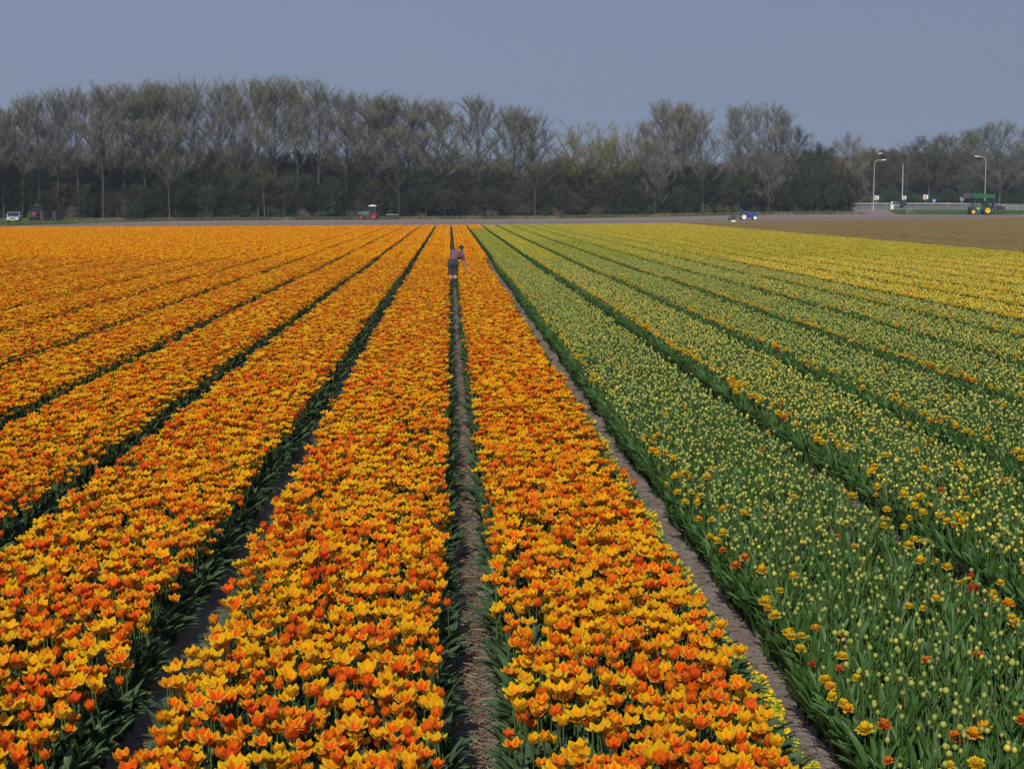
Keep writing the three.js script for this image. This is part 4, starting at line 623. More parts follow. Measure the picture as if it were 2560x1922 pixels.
function tractor({ wb, R, r, w, fw, track, hood, rimMat, paint, roofMat, cab = true, roofY = 2.65, rimK = 0.66, hoodY = 1.5 }) { // front towards +x, rear axle at x = 0
  const g = new THREE.Group(), hl = wb + 0.45;
  for (const s of [1, -1]) { wheel(g, 0, s * track / 2, R, w, rimMat, 14, rimK); wheel(g, wb, s * (track / 2 - 0.04), r, fw, rimMat, 12, rimK); }
  part('chassis', join([rbox(wb + 0.5, 0.34, 0.5, 0.05, wb / 2, R * 0.95, 0), rod([0, R, -track / 2], [0, R, track / 2], 0.11), rod([wb, r, -track / 2], [wb, r, track / 2], 0.08), rbox(0.7, 0.5, 0.6, 0.05, 0.1, R * 1.1, 0)]), M.darkSteel, g);
  part('bonnet', extr([[0.72, R * 1.05], [hl, R * 1.02], [hl + 0.06, hoodY - 0.32], [hl - 0.05, hoodY - 0.1], [hl - 0.5, hoodY - 0.02], [0.72, hoodY + 0.04]], hood, 0.06), paint, g);
  const gr = part('grille', rbox(0.03, (hoodY - R) * 0.6, hood * 0.7, 0.01, hl + 0.075, (hoodY + R) / 2 - 0.08, 0), M.black, g);
  for (const s of [1, -1]) part('headlight', new THREE.CylinderGeometry(0.075, 0.075, 0.04, 12).rotateZ(Math.PI / 2).translate(hl + 0.09, hoodY - 0.24, s * hood * 0.3), M.white, g);
  for (const s of [1, -1]) { const pts = []; for (let k = 0; k <= 8; k++) { const a = lerp(0.15, 2.75, k / 8); pts.push([Math.cos(a) * (R + 0.09), R + Math.sin(a) * (R + 0.09)]); } for (let k = 8; k >= 0; k--) { const a = lerp(0.15, 2.75, k / 8); pts.push([Math.cos(a) * (R + 0.04), R + Math.sin(a) * (R + 0.04)]); } part('fender', extr(pts, w * 1.05, 0.01).translate(0, 0, s * track / 2), paint, g); }
  part('exhaust_pipe', join([rod([wb * 0.62, hoodY, hood * 0.32], [wb * 0.62, hoodY + 0.75, hood * 0.32], 0.035), rod([wb * 0.62, hoodY + 0.05, hood * 0.32], [wb * 0.62, hoodY + 0.5, hood * 0.32], 0.06)]), M.black, g);
  part('seat', join([rbox(0.45, 0.12, 0.46, 0.05, 0.05, R + 0.55, 0), rbox(0.12, 0.5, 0.44, 0.05, -0.18, R + 0.85, 0)]), M.black, g);
  part('steering_wheel', new THREE.TorusGeometry(0.19, 0.02, 6, 18).rotateY(Math.PI / 2).rotateZ(-0.9).translate(0.55, R + 0.92, 0), M.black, g);
  if (cab) {
    const cw = track * 0.78, y0 = R + 0.25, y1 = roofY - 0.14, x0 = -0.42, x1 = 0.78;
    const fr = []; for (const s of [1, -1]) fr.push(rod([x0, y0, s * cw / 2], [x0 + 0.02, y1, s * cw / 2 * 0.92], 0.045), rod([x1, y0, s * cw / 2 * 0.9], [x1 - 0.14, y1, s * cw / 2 * 0.9], 0.04), rod([0.2, y0 + 0.3, s * cw / 2], [0.16, y1, s * cw / 2 * 0.92], 0.035)); part('cab_frame', join(fr), paint, g);
    for (const s of [1, -1]) part('window', extr([[x0 + 0.06, y0 + 0.35], [0.7, y0 + 0.15], [x1 - 0.17, y1 - 0.02], [x0 + 0.06, y1 - 0.02]], 0.02, 0.004).translate(0, 0, s * cw / 2 * 0.93), M.glass, g);
    part('windscreen', rbox(0.02, y1 - y0 - 0.1, cw * 0.82, 0.008, 0, 0, 0).rotateZ(0.12).translate(x1 - 0.07, (y0 + y1) / 2, 0), M.glass, g); part('rear_window', rbox(0.02, y1 - y0 - 0.3, cw * 0.86, 0.008, x0 + 0.01, (y0 + y1) / 2 + 0.1, 0), M.glass, g);
    part('roof', join([rbox(1.45, 0.17, cw + 0.12, 0.07, 0.14, roofY - 0.09, 0), rbox(1.1, 0.07, cw - 0.1, 0.03, 0.14, roofY + 0.02, 0)]), roofMat, g); part('beacon', new THREE.CylinderGeometry(0.06, 0.07, 0.16, 10).translate(0.1, roofY + 0.13, 0.2), mat(0.7, 0.25, 0.02, { roughness: 0.3 }), g);
    for (const s of [1, -1]) part('mirror', rbox(0.04, 0.32, 0.18, 0.015, x1 + 0.05, y1 - 0.35, s * (cw / 2 + 0.2)), M.black, g);
  }
  part('hitch', join([rod([-0.3, R * 0.7, 0.3], [-0.95, R * 0.55, 0.4], 0.04), rod([-0.3, R * 0.7, -0.3], [-0.95, R * 0.55, -0.4], 0.04), rod([-0.35, R * 1.1, 0], [-0.95, R * 1.05, 0], 0.035)]), M.darkSteel, g);
  return g;
}
{ // green tractor with red wheels and white roof, facing left
  const g = tractor({ wb: 2.3, R: 0.76, r: 0.53, w: 0.42, fw: 0.32, track: 1.6, hood: 0.72, rimMat: mat(0.30, 0.014, 0.03, { roughness: 0.6 }), paint: mat(0.055, 0.13, 0.095, { roughness: 0.4 }), roofMat: mat(0.85, 0.85, 0.83, { roughness: 0.35 }), roofY: 2.68, rimK: 0.74, hoodY: 1.58 });
  part('front_weight', rbox(0.35, 0.4, 0.7, 0.06, 3.15, 0.72, 0), M.darkSteel, g);
  const z = -313; g.position.set(xAt(934.7, z), h(xAt(934, z), z), z); g.rotation.y = Math.PI; add(g, 'green_tractor', 'small green tractor with red wheels and white cab roof at the wood edge', 'tractor');
  // levelling bar on two stands behind it
  const b = new THREE.Group(); part('beam', rbox(2.25, 0.16, 0.5, 0.03, 0, 0.98, 0), mat(0.24, 0.25, 0.29), b); for (const x of [-0.95, 0.95]) part('leg', join([rbox(0.1, 0.9, 0.1, 0.01, x, 0.46, 0), rbox(0.3, 0.06, 0.5, 0.01, x, 0.03, 0)]), M.darkSteel, b); part('tine_row', join(Array.from({ length: 9 }, (_, k) => rbox(0.04, 0.4, 0.04, 0.01, -0.9 + k * 0.225, 0.72, 0.1))), M.darkSteel, b);
  const z2 = -313.5; b.position.set(xAt(981, z2), h(xAt(981, z2), z2), z2); b.rotation.y = -0.06; add(b, 'field_implement', 'grey metal bar implement standing behind the tractor with red wheels', 'implement');
}
{ // blue tractor with white wheels and a tiller, facing right
  const blue = mat(0.018, 0.055, 0.24, { roughness: 0.45 });
  const g = tractor({ wb: 2.0, R: 0.56, r: 0.41, w: 0.36, fw: 0.26, track: 1.3, hood: 0.66, rimMat: mat(0.75, 0.75, 0.72, { roughness: 0.45 }), paint: blue, roofMat: blue, cab: false, rimK: 0.80, hoodY: 1.45 });
  part('roll_bar', join([rod([-0.42, 0.9, -0.45], [-0.46, 2.0, -0.42], 0.05), rod([-0.42, 0.9, 0.45], [-0.46, 2.0, 0.42], 0.05), rod([-0.46, 2.0, -0.42], [-0.46, 2.0, 0.42], 0.05)]), M.darkSteel, g);
  part('seat_shell', rbox(0.2, 0.75, 0.5, 0.08, -0.12, 1.55, 0).rotateZ(0.05), blue, g);
  part('steering_column', rod([0.1, 1.5, 0], [0.75, 1.32, 0], 0.05), mat(0.45, 0.33, 0.30), g);
  const z = -303; g.position.set(xAt(1859, z), h(xAt(1859, z), z), z); add(g, 'blue_tractor', 'open blue tractor with white wheels on the dirt track', 'tractor');
  const t = new THREE.Group(); part('rotor_cover', extr([[-0.55, 0.3], [-0.5, 0.62], [-0.15, 0.78], [0.35, 0.72], [0.5, 0.35]], 1.5, 0.03), mat(0.045, 0.045, 0.05), t); part('roller', new THREE.CylinderGeometry(0.24, 0.24, 1.55, 16).rotateX(Math.PI / 2).translate(-0.72, 0.25, 0), M.darkSteel, t); part('linkage', join([rod([0.3, 0.7, 0], [0.95, 0.62, 0], 0.05), rod([0.2, 0.75, 0], [-0.72, 0.5, 0], 0.04), rod([0.1, 0.7, 0], [0.2, 1.15, 0], 0.04)]), M.darkSteel, t); part('blade_rotor', join(Array.from({ length: 8 }, (_, k) => rbox(0.5, 0.05, 0.05, 0.01).rotateZ(k * 0.8).translate(0, 0.28, -0.63 + k * 0.18))), M.darkSteel, t);
  t.position.set(xAt(1859, z) - 1.72, h(xAt(1859, z), z), z); add(t, 'rotary_tiller', 'dark rotary tiller behind the blue tractor', 'implement');
  const s = new THREE.Group(), zs = -262, sg = new THREE.SphereGeometry(0.34, 14, 10); const p = sg.attributes.position; for (let i = 0; i < p.count; i++) { const x = p.getX(i), y = p.getY(i), q = p.getZ(i), k = 1 + 0.15 * noise(x * 6, y * 6, q * 6); p.setXYZ(i, x * k * 1.25, (y + 0.34) * 0.62 * k, q * k); } sg.computeVertexNormals(); part('sack_body', sg, M.white, s); part('sack_neck', new THREE.ConeGeometry(0.09, 0.16, 8).translate(0.05, 0.44, 0), M.white, s);
  s.position.set(xAt(1834.5, zs), 0, zs); add(s, 'white_sack', 'small white sack on the earth below the blue tractor', 'sack');
}
{ // big green tractor with yellow wheels and folded green boom
  const green = mat(0.015, 0.12, 0.04, { roughness: 0.4 }), yel = mat(0.72, 0.48, 0.03, { roughness: 0.4 }), navy = mat(0.025, 0.03, 0.075);
  const g = tractor({ wb: 2.95, R: 0.86, r: 0.58, w: 0.46, fw: 0.36, track: 1.8, hood: 0.8, rimMat: yel, paint: green, roofMat: green, roofY: 2.85, rimK: 0.68, hoodY: 1.72 });
  part('front_uprights', join([rbox(0.22, 2.5, 0.22, 0.03, 2.75, 2.1, 0.55), rbox(0.22, 2.5, 0.22, 0.03, 2.75, 2.1, -0.55), rbox(0.3, 0.9, 1.4, 0.05, 3.45, 1.1, 0)]), navy, g);
  const boom = []; for (const z of [-0.9, 0.9]) { boom.push(rbox(5.0, 0.16, 0.12, 0.02, 0.9, 3.4, z), rbox(5.2, 0.14, 0.12, 0.02, 0.9, 4.02, z), extr([[-1.6, 3.45], [3.3, 3.55], [3.2, 3.98], [-1.5, 3.92]], 0.08, 0.01).translate(0, 0, z)); for (let k = 0; k < 9; k++) boom.push(rod([-1.5 + k * 0.56, 3.42, z], [-1.22 + k * 0.56, 4.0, z], 0.035)); } boom.push(rbox(2.4, 0.2, 1.9, 0.05, 2.3, 4.22, 0));
  part('folded_boom', join(boom), green, g);
  part('boom_end', rbox(1.7, 0.95, 1.6, 0.05, 4.2, 3.85, 0), mat(0.075, 0.055, 0.065), g);
  part('spray_tank', new THREE.CylinderGeometry(0.36, 0.36, 1.1, 18).translate(-1.5, 2.75, 0.4), mat(0.05, 0.09, 0.42, { roughness: 0.4 }), g); part('tank_lid', new THREE.CylinderGeometry(0.26, 0.3, 0.14, 18).translate(-1.5, 3.37, 0.4), mat(0.5, 0.5, 0.55), g);
  part('rear_frame', join([rbox(2.3, 0.55, 1.5, 0.06, -2.3, 1.5, 0), rbox(0.3, 1.7, 1.2, 0.04, -1.45, 2.1, 0), rod([-3.4, 1.1, 0.5], [-1.2, 1.6, 0.5], 0.07), rbox(0.9, 0.6, 1.6, 0.05, -3.2, 1.35, 0)]), navy, g);
  part('hanging_pipes', join([rod([-1.9, 1.3, 0.6], [-2.0, 0.55, 0.6], 0.08), rod([-2.5, 1.3, 0.6], [-2.5, 0.6, 0.6], 0.08), rod([-3.0, 1.2, 0.6], [-2.4, 0.65, 0.65], 0.06)]), M.black, g);
  const tw = wheel(g, -3.9, 0.5, 0.36, 0.22, mat(0.4, 0.4, 0.4)); tw.position.y = 1.0; part('warning_plate', rbox(0.42, 0.42, 0.03, 0.01, -3.8, 1.75, 0.62), mat(0.62, 0.36, 0.33), g);
  const z = -342, x = xAt(2473, z); g.position.set(x, h(x, z) + 0.02, z); g.rotation.y = Math.PI + 0.03; add(g, 'green_tractor', 'big green tractor with yellow wheels and folded green spray boom at right', 'tractor');
}
function carBody({ L, W, prof, glassPts, paint, rw = 0.32, wx = [0.8, 2.6] }) { // front towards +x, centred on z
  const g = new THREE.Group(); part('body', extr(prof, W, 0.09), paint, g);
  for (const s of [1, -1]) { for (const gp of glassPts) part('side_window', extr(gp, 0.03, 0.006).translate(0, 0, s * (W / 2 - 0.012)), M.glass, g); for (const x of wx) wheel(g, x, s * (W / 2 - 0.13), rw, 0.2, M.steel, 0, 0.6); }
  return g;
}
{ // silver people carrier facing the camera
  const silver = mat(0.33, 0.34, 0.37, { roughness: 0.4, metalness: 0.2 });
  const g = carBody({ L: 4.3, W: 1.85, paint: silver, rw: 0.32, wx: [0.75, 3.45], prof: [[0.05, 0.28], [4.28, 0.26], [4.36, 0.5], [4.3, 0.82], [3.6, 1.08], [2.75, 1.62], [2.4, 1.7], [0.4, 1.7], [0.1, 1.45], [0, 0.7]], glassPts: [[[1.75, 1.06], [3.25, 1.08], [2.66, 1.5], [1.75, 1.55]], [[0.35, 1.06], [1.65, 1.06], [1.65, 1.55], [0.5, 1.52]]] });
  const dx = 3.6 - 2.75, dy = 1.08 - 1.62, a = Math.atan2(dy, dx), len = Math.hypot(dx, dy);
  part('windscreen', rbox(len * 0.92, 0.03, 1.58, 0.012).rotateZ(a).translate(3.19, 1.365, 0), M.glass, g);
  for (const s of [1, -1]) { part('headlight', rbox(0.12, 0.17, 0.36, 0.05, 4.27, 0.76, s * 0.66), mat(0.8, 0.8, 0.78, { roughness: 0.15 }), g); part('mirror', rbox(0.12, 0.16, 0.24, 0.05, 3.2, 1.12, s * 1.04), silver, g); }
  part('bumper', rbox(0.16, 0.26, 1.72, 0.06, 4.34, 0.42, 0), M.black, g); part('grille', rbox(0.06, 0.12, 0.7, 0.02, 4.33, 0.7, 0), M.black, g); part('number_plate', rbox(0.03, 0.11, 0.5, 0.01, 4.43, 0.46, 0), mat(0.72, 0.55, 0.05), g);
  part('roof_rack', join([rod([0.6, 1.78, 0.7], [2.3, 1.78, 0.7], 0.02), rod([0.6, 1.78, -0.7], [2.3, 1.78, -0.7], 0.02)]), M.black, g);
  const z = -258, x = xAt(43, z); g.rotation.y = -Math.PI / 2 + 0.13; g.position.set(x - 0.3, 0.02, z - 4.2); add(g, 'silver_minivan', 'silver people carrier parked on the grass near the left edge', 'car');
}
{ // dark machine with red front between crates
  const dark = mat(0.03, 0.032, 0.045), rust = mat(0.10, 0.05, 0.045, { roughness: 0.9 }), red = mat(0.36, 0.035, 0.04);
  const g = tractor({ wb: 2.2, R: 0.72, r: 0.5, w: 0.42, fw: 0.32, track: 1.65, hood: 0.74, rimMat: dark, paint: dark, roofMat: dark, roofY: 2.72, rimK: 0.6, hoodY: 1.5 });
  part('red_nose', rbox(0.12, 0.42, 0.62, 0.06, 2.78, 1.32, 0), red, g); part('front_linkage', join([rbox(0.4, 0.25, 1.5, 0.05, 2.95, 0.75, 0), rod([2.9, 0.6, 0.6], [3.3, 0.3, 0.6], 0.06), rod([2.9, 0.6, -0.6], [3.3, 0.3, -0.6], 0.06)]), M.black, g);
  const z = -279; g.position.set(xAt(100, z), 0.02, z - 3); g.rotation.y = -Math.PI / 2; add(g, 'dark_tractor', 'dark tractor with red nose facing the field at left', 'tractor');
  const crate = (W, H, D, front, side, px, label, zz) => { const c = new THREE.Group(), n = 6; for (let k = 0; k < n; k++) { part('board', rbox(W - 0.06, H / n - 0.03, 0.04, 0.008, 0, 0.12 + (k + 0.5) * (H - 0.12) / n, D / 2), front, c); part('board', rbox(0.04, H / n - 0.03, D - 0.06, 0.008, W / 2, 0.12 + (k + 0.5) * (H - 0.12) / n, 0), side, c); part('board', rbox(0.04, H / n - 0.03, D - 0.06, 0.008, -W / 2, 0.12 + (k + 0.5) * (H - 0.12) / n, 0), side, c); part('board', rbox(W - 0.06, H / n - 0.03, 0.04, 0.008, 0, 0.12 + (k + 0.5) * (H - 0.12) / n, -D / 2), side, c); } for (const a of [-1, 1]) for (const b of [-1, 1]) part('corner_post', rbox(0.09, H, 0.09, 0.01, a * (W / 2 - 0.05), H / 2 + 0.03, b * (D / 2 - 0.05)), side, c); part('pallet', rbox(W, 0.1, D, 0.02, 0, 0.06, 0), side, c); part('lid', rbox(W + 0.02, 0.04, D + 0.02, 0.01, 0, H + 0.02, 0), side, c); c.position.set(xAt(px, zz), 0.02, zz); c.rotation.y = -0.75; return add(c, 'bulb_crate', label, 'crate'); };
  crate(0.95, 1.75, 1.1, rust, mat(0.022, 0.02, 0.026), 125, 'rusty brown tall crate beside the dark tractor', -276);
  crate(1.0, 1.72, 1.15, mat(0.065, 0.065, 0.075), mat(0.02, 0.02, 0.026), 156, 'grey dark tall crate standing alone right of the dark tractor', -278);
}
{ // silver car on the road, dark trailer behind it
  const paint = mat(0.24, 0.25, 0.29, { roughness: 0.3, metalness: 0.3 });
  const g = carBody({ L: 4.0, W: 1.72, paint, rw: 0.31, wx: [0.72, 3.2], prof: [[0.03, 0.26], [3.98, 0.26], [4.02, 0.6], [3.75, 0.8], [2.95, 0.92], [2.2, 1.4], [1.9, 1.46], [0.7, 1.44], [0.15, 1.0], [0, 0.7]], glassPts: [[[1.45, 0.93], [2.75, 0.93], [2.15, 1.3], [1.45, 1.34]], [[0.45, 0.93], [1.36, 0.93], [1.36, 1.34], [0.78, 1.32]]] });
  part('windscreen', rbox(0.82, 0.03, 1.4, 0.01).rotateZ(Math.atan2(-0.48, 0.75)).translate(2.6, 1.165, 0), M.glass, g); part('rear_window', rbox(0.6, 0.03, 1.35, 0.01).rotateZ(Math.atan2(0.44, 0.55)).translate(0.42, 1.235, 0), M.glass, g);
  for (const s of [1, -1]) { part('headlight', rbox(0.12, 0.14, 0.3, 0.04, 3.93, 0.66, s * 0.6), M.white, g); part('tail_light', rbox(0.06, 0.2, 0.2, 0.03, 0.02, 0.75, s * 0.7), mat(0.4, 0.03, 0.03), g); }
  const z = -419, x = xAt(2226, z); g.position.set(x, h(x + 2, z) + 0.03, z); g.rotation.z = 0.012; add(g, 'silver_car', 'grey-silver hatchback driving on the road behind the lamp posts', 'car');
  const t = new THREE.Group(); part('box', rbox(1.2, 1.35, 1.5, 0.08, 0, 1.0, 0), mat(0.025, 0.025, 0.032), t); part('lid', rbox(1.26, 0.1, 1.56, 0.04, 0, 1.72, 0), M.black, t); for (const s of [1, -1]) wheel(t, 0, s * 0.8, 0.3, 0.18, M.steel); part('drawbar', rod([-0.6, 0.45, 0], [-1.2, 0.45, 0], 0.05), M.darkSteel, t);
  const x2 = xAt(2263, z + 2); t.position.set(x2, h(x2, z + 2) + 0.03, z + 2); add(t, 'dark_trailer', 'dark box trailer right of the silver car', 'trailer');
}
// ---------------------------------------------------------------- people
function surfaceNets(sdf, lo, hi, cell) {
  const n = [0, 1, 2].map((k) => Math.ceil((hi[k] - lo[k]) / cell) + 1), [nx, ny, nz] = n, f = new Float32Array(nx * ny * nz), at = (i, j, k) => (k * ny + j) * nx + i;
  for (let k = 0; k < nz; k++) for (let j = 0; j < ny; j++) for (let i = 0; i < nx; i++) f[at(i, j, k)] = sdf(lo[0] + i * cell, lo[1] + j * cell, lo[2] + k * cell);
  const id = new Int32Array(nx * ny * nz).fill(-1), pos = [], idx = [];
  for (let k = 0; k < nz - 1; k++) for (let j = 0; j < ny - 1; j++) for (let i = 0; i < nx - 1; i++) {
    let c = 0, x = 0, y = 0, z = 0;
    const C = (d, e, g) => f[at(i + d, j + e, k + g)];
    for (let a = 0; a < 3; a++) for (let b = 0; b < 2; b++) for (let d = 0; d < 2; d++) {
      const p = a === 0 ? [0, b, d] : a === 1 ? [b, 0, d] : [b, d, 0], q = p.slice(); q[a] = 1; const u = C(...p), v = C(...q);
      if ((u < 0) !== (v < 0)) { const t = u / (u - v); x += p[0] + (a === 0 ? t : 0); y += p[1] + (a === 1 ? t : 0); z += p[2] + (a === 2 ? t : 0); c++; }
    }
    if (c) { id[at(i, j, k)] = pos.length / 3; pos.push(lo[0] + (i + x / c) * cell, lo[1] + (j + y / c) * cell, lo[2] + (k + z / c) * cell); }
  }
  for (let k = 1; k < nz - 1; k++) for (let j = 1; j < ny - 1; j++) for (let i = 1; i < nx - 1; i++) {
    const s = f[at(i, j, k)] < 0, q = (a, b, c, d, flip) => { if ([a, b, c, d].some((v) => v < 0)) return; flip ? idx.push(a, c, b, a, d, c) : idx.push(a, b, c, a, c, d); };
    if (s !== (f[at(i + 1, j, k)] < 0)) q(id[at(i, j - 1, k - 1)], id[at(i, j, k - 1)], id[at(i, j, k)], id[at(i, j - 1, k)], !s);
    if (s !== (f[at(i, j + 1, k)] < 0)) q(id[at(i - 1, j, k - 1)], id[at(i, j, k - 1)], id[at(i, j, k)], id[at(i - 1, j, k)], s);
    if (s !== (f[at(i, j, k + 1)] < 0)) q(id[at(i - 1, j - 1, k)], id[at(i, j - 1, k)], id[at(i, j, k)], id[at(i - 1, j, k)], !s);
  }
  const g = new THREE.BufferGeometry(); g.setAttribute('position', new THREE.Float32BufferAttribute(pos, 3)); g.setIndex(idx); g.computeVertexNormals(); return g;
}
// bones: [ax,ay,az,ra, bx,by,bz,rb]; smooth union of tapered capsules
const capsules = (bones, k = 0.03) => (x, y, z) => {
  let s = 0, best = 1e9; for (const [ax, ay, az, ra, bx, by, bz, rb] of bones) { const dx = bx - ax, dy = by - ay, dz = bz - az, t = clamp(((x - ax) * dx + (y - ay) * dy + (z - az) * dz) / (dx * dx + dy * dy + dz * dz + 1e-9), 0, 1), d = Math.hypot(x - ax - dx * t, y - ay - dy * t, z - az - dz * t) - (ra + (rb - ra) * t); if (d < best) best = d; s += Math.exp(-d / k); }
  return best > 0.15 ? best : -k * Math.log(s);
};
const bone = (a, b, ra, rb) => [...a, ra, ...b, rb];
const SKIN = mat(0.46, 0.25, 0.18, { roughness: 0.6 });
function hand(wrist, dir, palmN, s = 1, side = 1) { // palm with five curled fingers, bones for capsules
  const d = V(...dir).normalize(), n = V(...palmN).normalize(), t = V().crossVectors(d, n).normalize().multiplyScalar(side), w = V(...wrist), out = [], P = (a, b, c) => { const q = w.clone().addScaledVector(d, a * s).addScaledVector(t, b * s).addScaledVector(n, c * s); return [q.x, q.y, q.z]; };
  for (const b of [-0.024, -0.008, 0.008, 0.024]) out.push(bone(P(0.0, b * 0.7, 0), P(0.085, b * 1.25, 0), 0.016 * s, 0.012 * s));
  [[-0.030, 0.062], [-0.010, 0.074], [0.010, 0.070], [0.029, 0.060]].forEach(([b, l]) => { const p0 = P(0.088, b, 0.0), p1 = P(0.088 + l * 0.5, b * 1.15, 0.010), p2 = P(0.088 + l * 0.8, b * 1.2, 0.032), p3 = P(0.088 + l * 0.85, b * 1.2, 0.052); out.push(bone(p0, p1, 0.0095 * s, 0.009 * s), bone(p1, p2, 0.009 * s, 0.008 * s), bone(p2, p3, 0.008 * s, 0.007 * s)); });
  const a = P(0.025, 0.032, 0.008), b = P(0.06, 0.058, 0.026), c = P(0.088, 0.056, 0.046); out.push(bone(a, b, 0.013 * s, 0.011 * s), bone(b, c, 0.011 * s, 0.009 * s)); return out;
}
function headBones(c, f, s = 1) { // skull, jaw, nose, ears; c centre, f forward
  const F2 = V(...f).normalize(), U = V(0, 1, 0).addScaledVector(F2, -F2.y).normalize(), S = V().crossVectors(F2, U), P = (a, b, d) => { const q = V(...c).addScaledVector(F2, a * s).addScaledVector(U, b * s).addScaledVector(S, d * s); return [q.x, q.y, q.z]; };
  return { skin: [bone(P(-0.03, 0.03, 0), P(0.02, 0.03, 0), 0.085 * s, 0.08 * s), bone(P(0.03, -0.03, 0), P(0.045, -0.085, 0), 0.062 * s, 0.038 * s), bone(P(0.095, 0.01, 0), P(0.108, -0.02, 0), 0.01 * s, 0.015 * s), bone(P(0, 0, 0.088), P(-0.006, -0.03, 0.088), 0.016 * s, 0.01 * s), bone(P(0, 0, -0.088), P(-0.006, -0.03, -0.088), 0.016 * s, 0.01 * s)], hair: [bone(P(-0.035, 0.045, 0), P(0.03, 0.065, 0), 0.092 * s, 0.072 * s), bone(P(-0.05, 0.03, 0), P(-0.06, -0.04, 0), 0.082 * s, 0.055 * s)], P };
}
{ // the worker, seen from behind, stooping to the right over the bed
  const ank = { l: [-0.10, 0.09, 0.04], r: [0.07, 0.09, -0.02] }, knee = { l: [-0.10, 0.48, -0.02], r: [0.08, 0.48, -0.06] }, hip = { l: [-0.09, 0.86, 0.06], r: [0.09, 0.85, 0.04] };
  const pel = [0.0, 0.90, 0.05], waist = [0.02, 1.0, -0.06], chest = [0.10, 1.13, -0.24], shC = [0.16, 1.22, -0.34], shL = [-0.01, 1.245, -0.33], shR = [0.325, 1.13, -0.34], neck = [0.235, 1.285, -0.42], head = [0.30, 1.36, -0.50];
  const elR = [0.39, 0.87, -0.37], wrR = [0.50, 0.64, -0.43], elL = [-0.04, 0.98, -0.46], wrL = [0.08, 0.76, -0.54], dirR = [0.35, -0.9, -0.15], dirL = [0.4, -0.85, -0.3];
  const hd = headBones(head, [0.45, -0.35, -0.85], 1.0);
  const legs = ['l', 'r'].flatMap((s) => [bone(hip[s], knee[s], 0.088, 0.060), bone(knee[s], [lerp(knee[s][0], ank[s][0], 0.35), lerp(knee[s][1], ank[s][1], 0.35), lerp(knee[s][2], ank[s][2], 0.35) + 0.02], 0.056, 0.060), bone([lerp(knee[s][0], ank[s][0], 0.35), lerp(knee[s][1], ank[s][1], 0.35), lerp(knee[s][2], ank[s][2], 0.35) + 0.02], ank[s], 0.060, 0.042), bone(ank[s], [ank[s][0] + 0.01, 0.045, ank[s][2] - 0.16], 0.044, 0.034)]);
  const torso = [bone(hip.l, hip.r, 0.10, 0.10), bone(pel, waist, 0.125, 0.115), bone(waist, chest, 0.112, 0.125), bone(chest, shC, 0.122, 0.095), bone(shL, shR, 0.066, 0.066), bone([0.03, 1.14, -0.26], [0.01, 1.19, -0.31], 0.09, 0.075), bone([0.20, 1.09, -0.27], [0.26, 1.12, -0.32], 0.09, 0.075), bone(shC, neck, 0.075, 0.056), bone(neck, head, 0.054, 0.055)];
  const arms = [bone(shR, elR, 0.054, 0.043), bone(elR, wrR, 0.044, 0.029), bone(shL, elL, 0.054, 0.043), bone(elL, wrL, 0.044, 0.029)];
  const g = new THREE.Group();
  const bodyG = surfaceNets(capsules([...legs, ...torso, ...arms], 0.02), [-0.4, -0.02, -0.75], [0.7, 1.5, 0.25], 0.012);
  const fine = (bones, lo, hi, c = 0.004) => surfaceNets(capsules(bones, 0.006), lo, hi, c);
  const hr = hand(wrR, dirR, [-0.9, -0.3, 0.2], 1.0, 1), hl2 = hand(wrL, dirL, [0.8, 0.3, 0.2], 1.0, -1), around = (p, r) => [p.map((v) => v - r), p.map((v) => v + r)];
  part('body', join([bodyG, fine(hr, ...around([0.54, 0.56, -0.45], 0.16)), fine(hl2, ...around([0.13, 0.69, -0.58], 0.16)), fine(hd.skin, ...around(head, 0.19), 0.006)]), SKIN, g);
  part('hair', fine(hd.hair, ...around(head, 0.22), 0.007), mat(0.045, 0.032, 0.035, { roughness: 0.9 }), g);
  for (const s of [1, -1]) { const e = part('eye', new THREE.SphereGeometry(0.012, 10, 8), M.white, g); e.position.set(...hd.P(0.088, 0.015, s * 0.034)); }
  const cloth = (bones, grow, cut, lo, hi, k = 0.025) => { const f = capsules(bones.map((b) => [b[0], b[1], b[2], b[3] + grow, b[4], b[5], b[6], b[7] + grow]), k); return surfaceNets((x, y, z) => Math.max(f(x, y, z), cut(x, y, z)), lo, hi, 0.011); };
  const along = (p, a, b) => ((p[0] - a[0]) * (b[0] - a[0]) + (p[1] - a[1]) * (b[1] - a[1]) + (p[2] - a[2]) * (b[2] - a[2])) / ((b[0] - a[0]) ** 2 + (b[1] - a[1]) ** 2 + (b[2] - a[2]) ** 2);
  const mauve = mat(0.17, 0.075, 0.095, { roughness: 0.9 });
  const hem = (x, y, z) => ((x - waist[0]) * -0.05 + (y - 0.93) * -0.83 + (z - 0.02) * 0.56);
  part('shirt', cloth([bone(pel, waist, 0.122, 0.116), bone(waist, chest, 0.118, 0.13), bone(chest, shC, 0.126, 0.098), bone(shL, shR, 0.068, 0.068), torso[5], torso[6], bone(hip.l, hip.r, 0.1, 0.1), bone(shR, elR, 0.062, 0.058), bone(shL, elL, 0.062, 0.058)], 0.010, (x, y, z) => Math.max(hem(x, y, z), Math.min(1, (y < 1.2 && x > 0.27 ? (along([x, y, z], shR, elR) - 0.72) * 0.28 : -1)), (x < 0.01 && z < -0.25 ? (along([x, y, z], shL, elL) - 0.75) * 0.28 : -1), along([x, y, z], shC, head) > 0.55 && x > 0.05 ? 0.1 : -1), [-0.35, 0.7, -0.7], [0.62, 1.45, 0.3]), mauve, g);
  const grey = mat(0.042, 0.048, 0.048, { roughness: 0.9 });
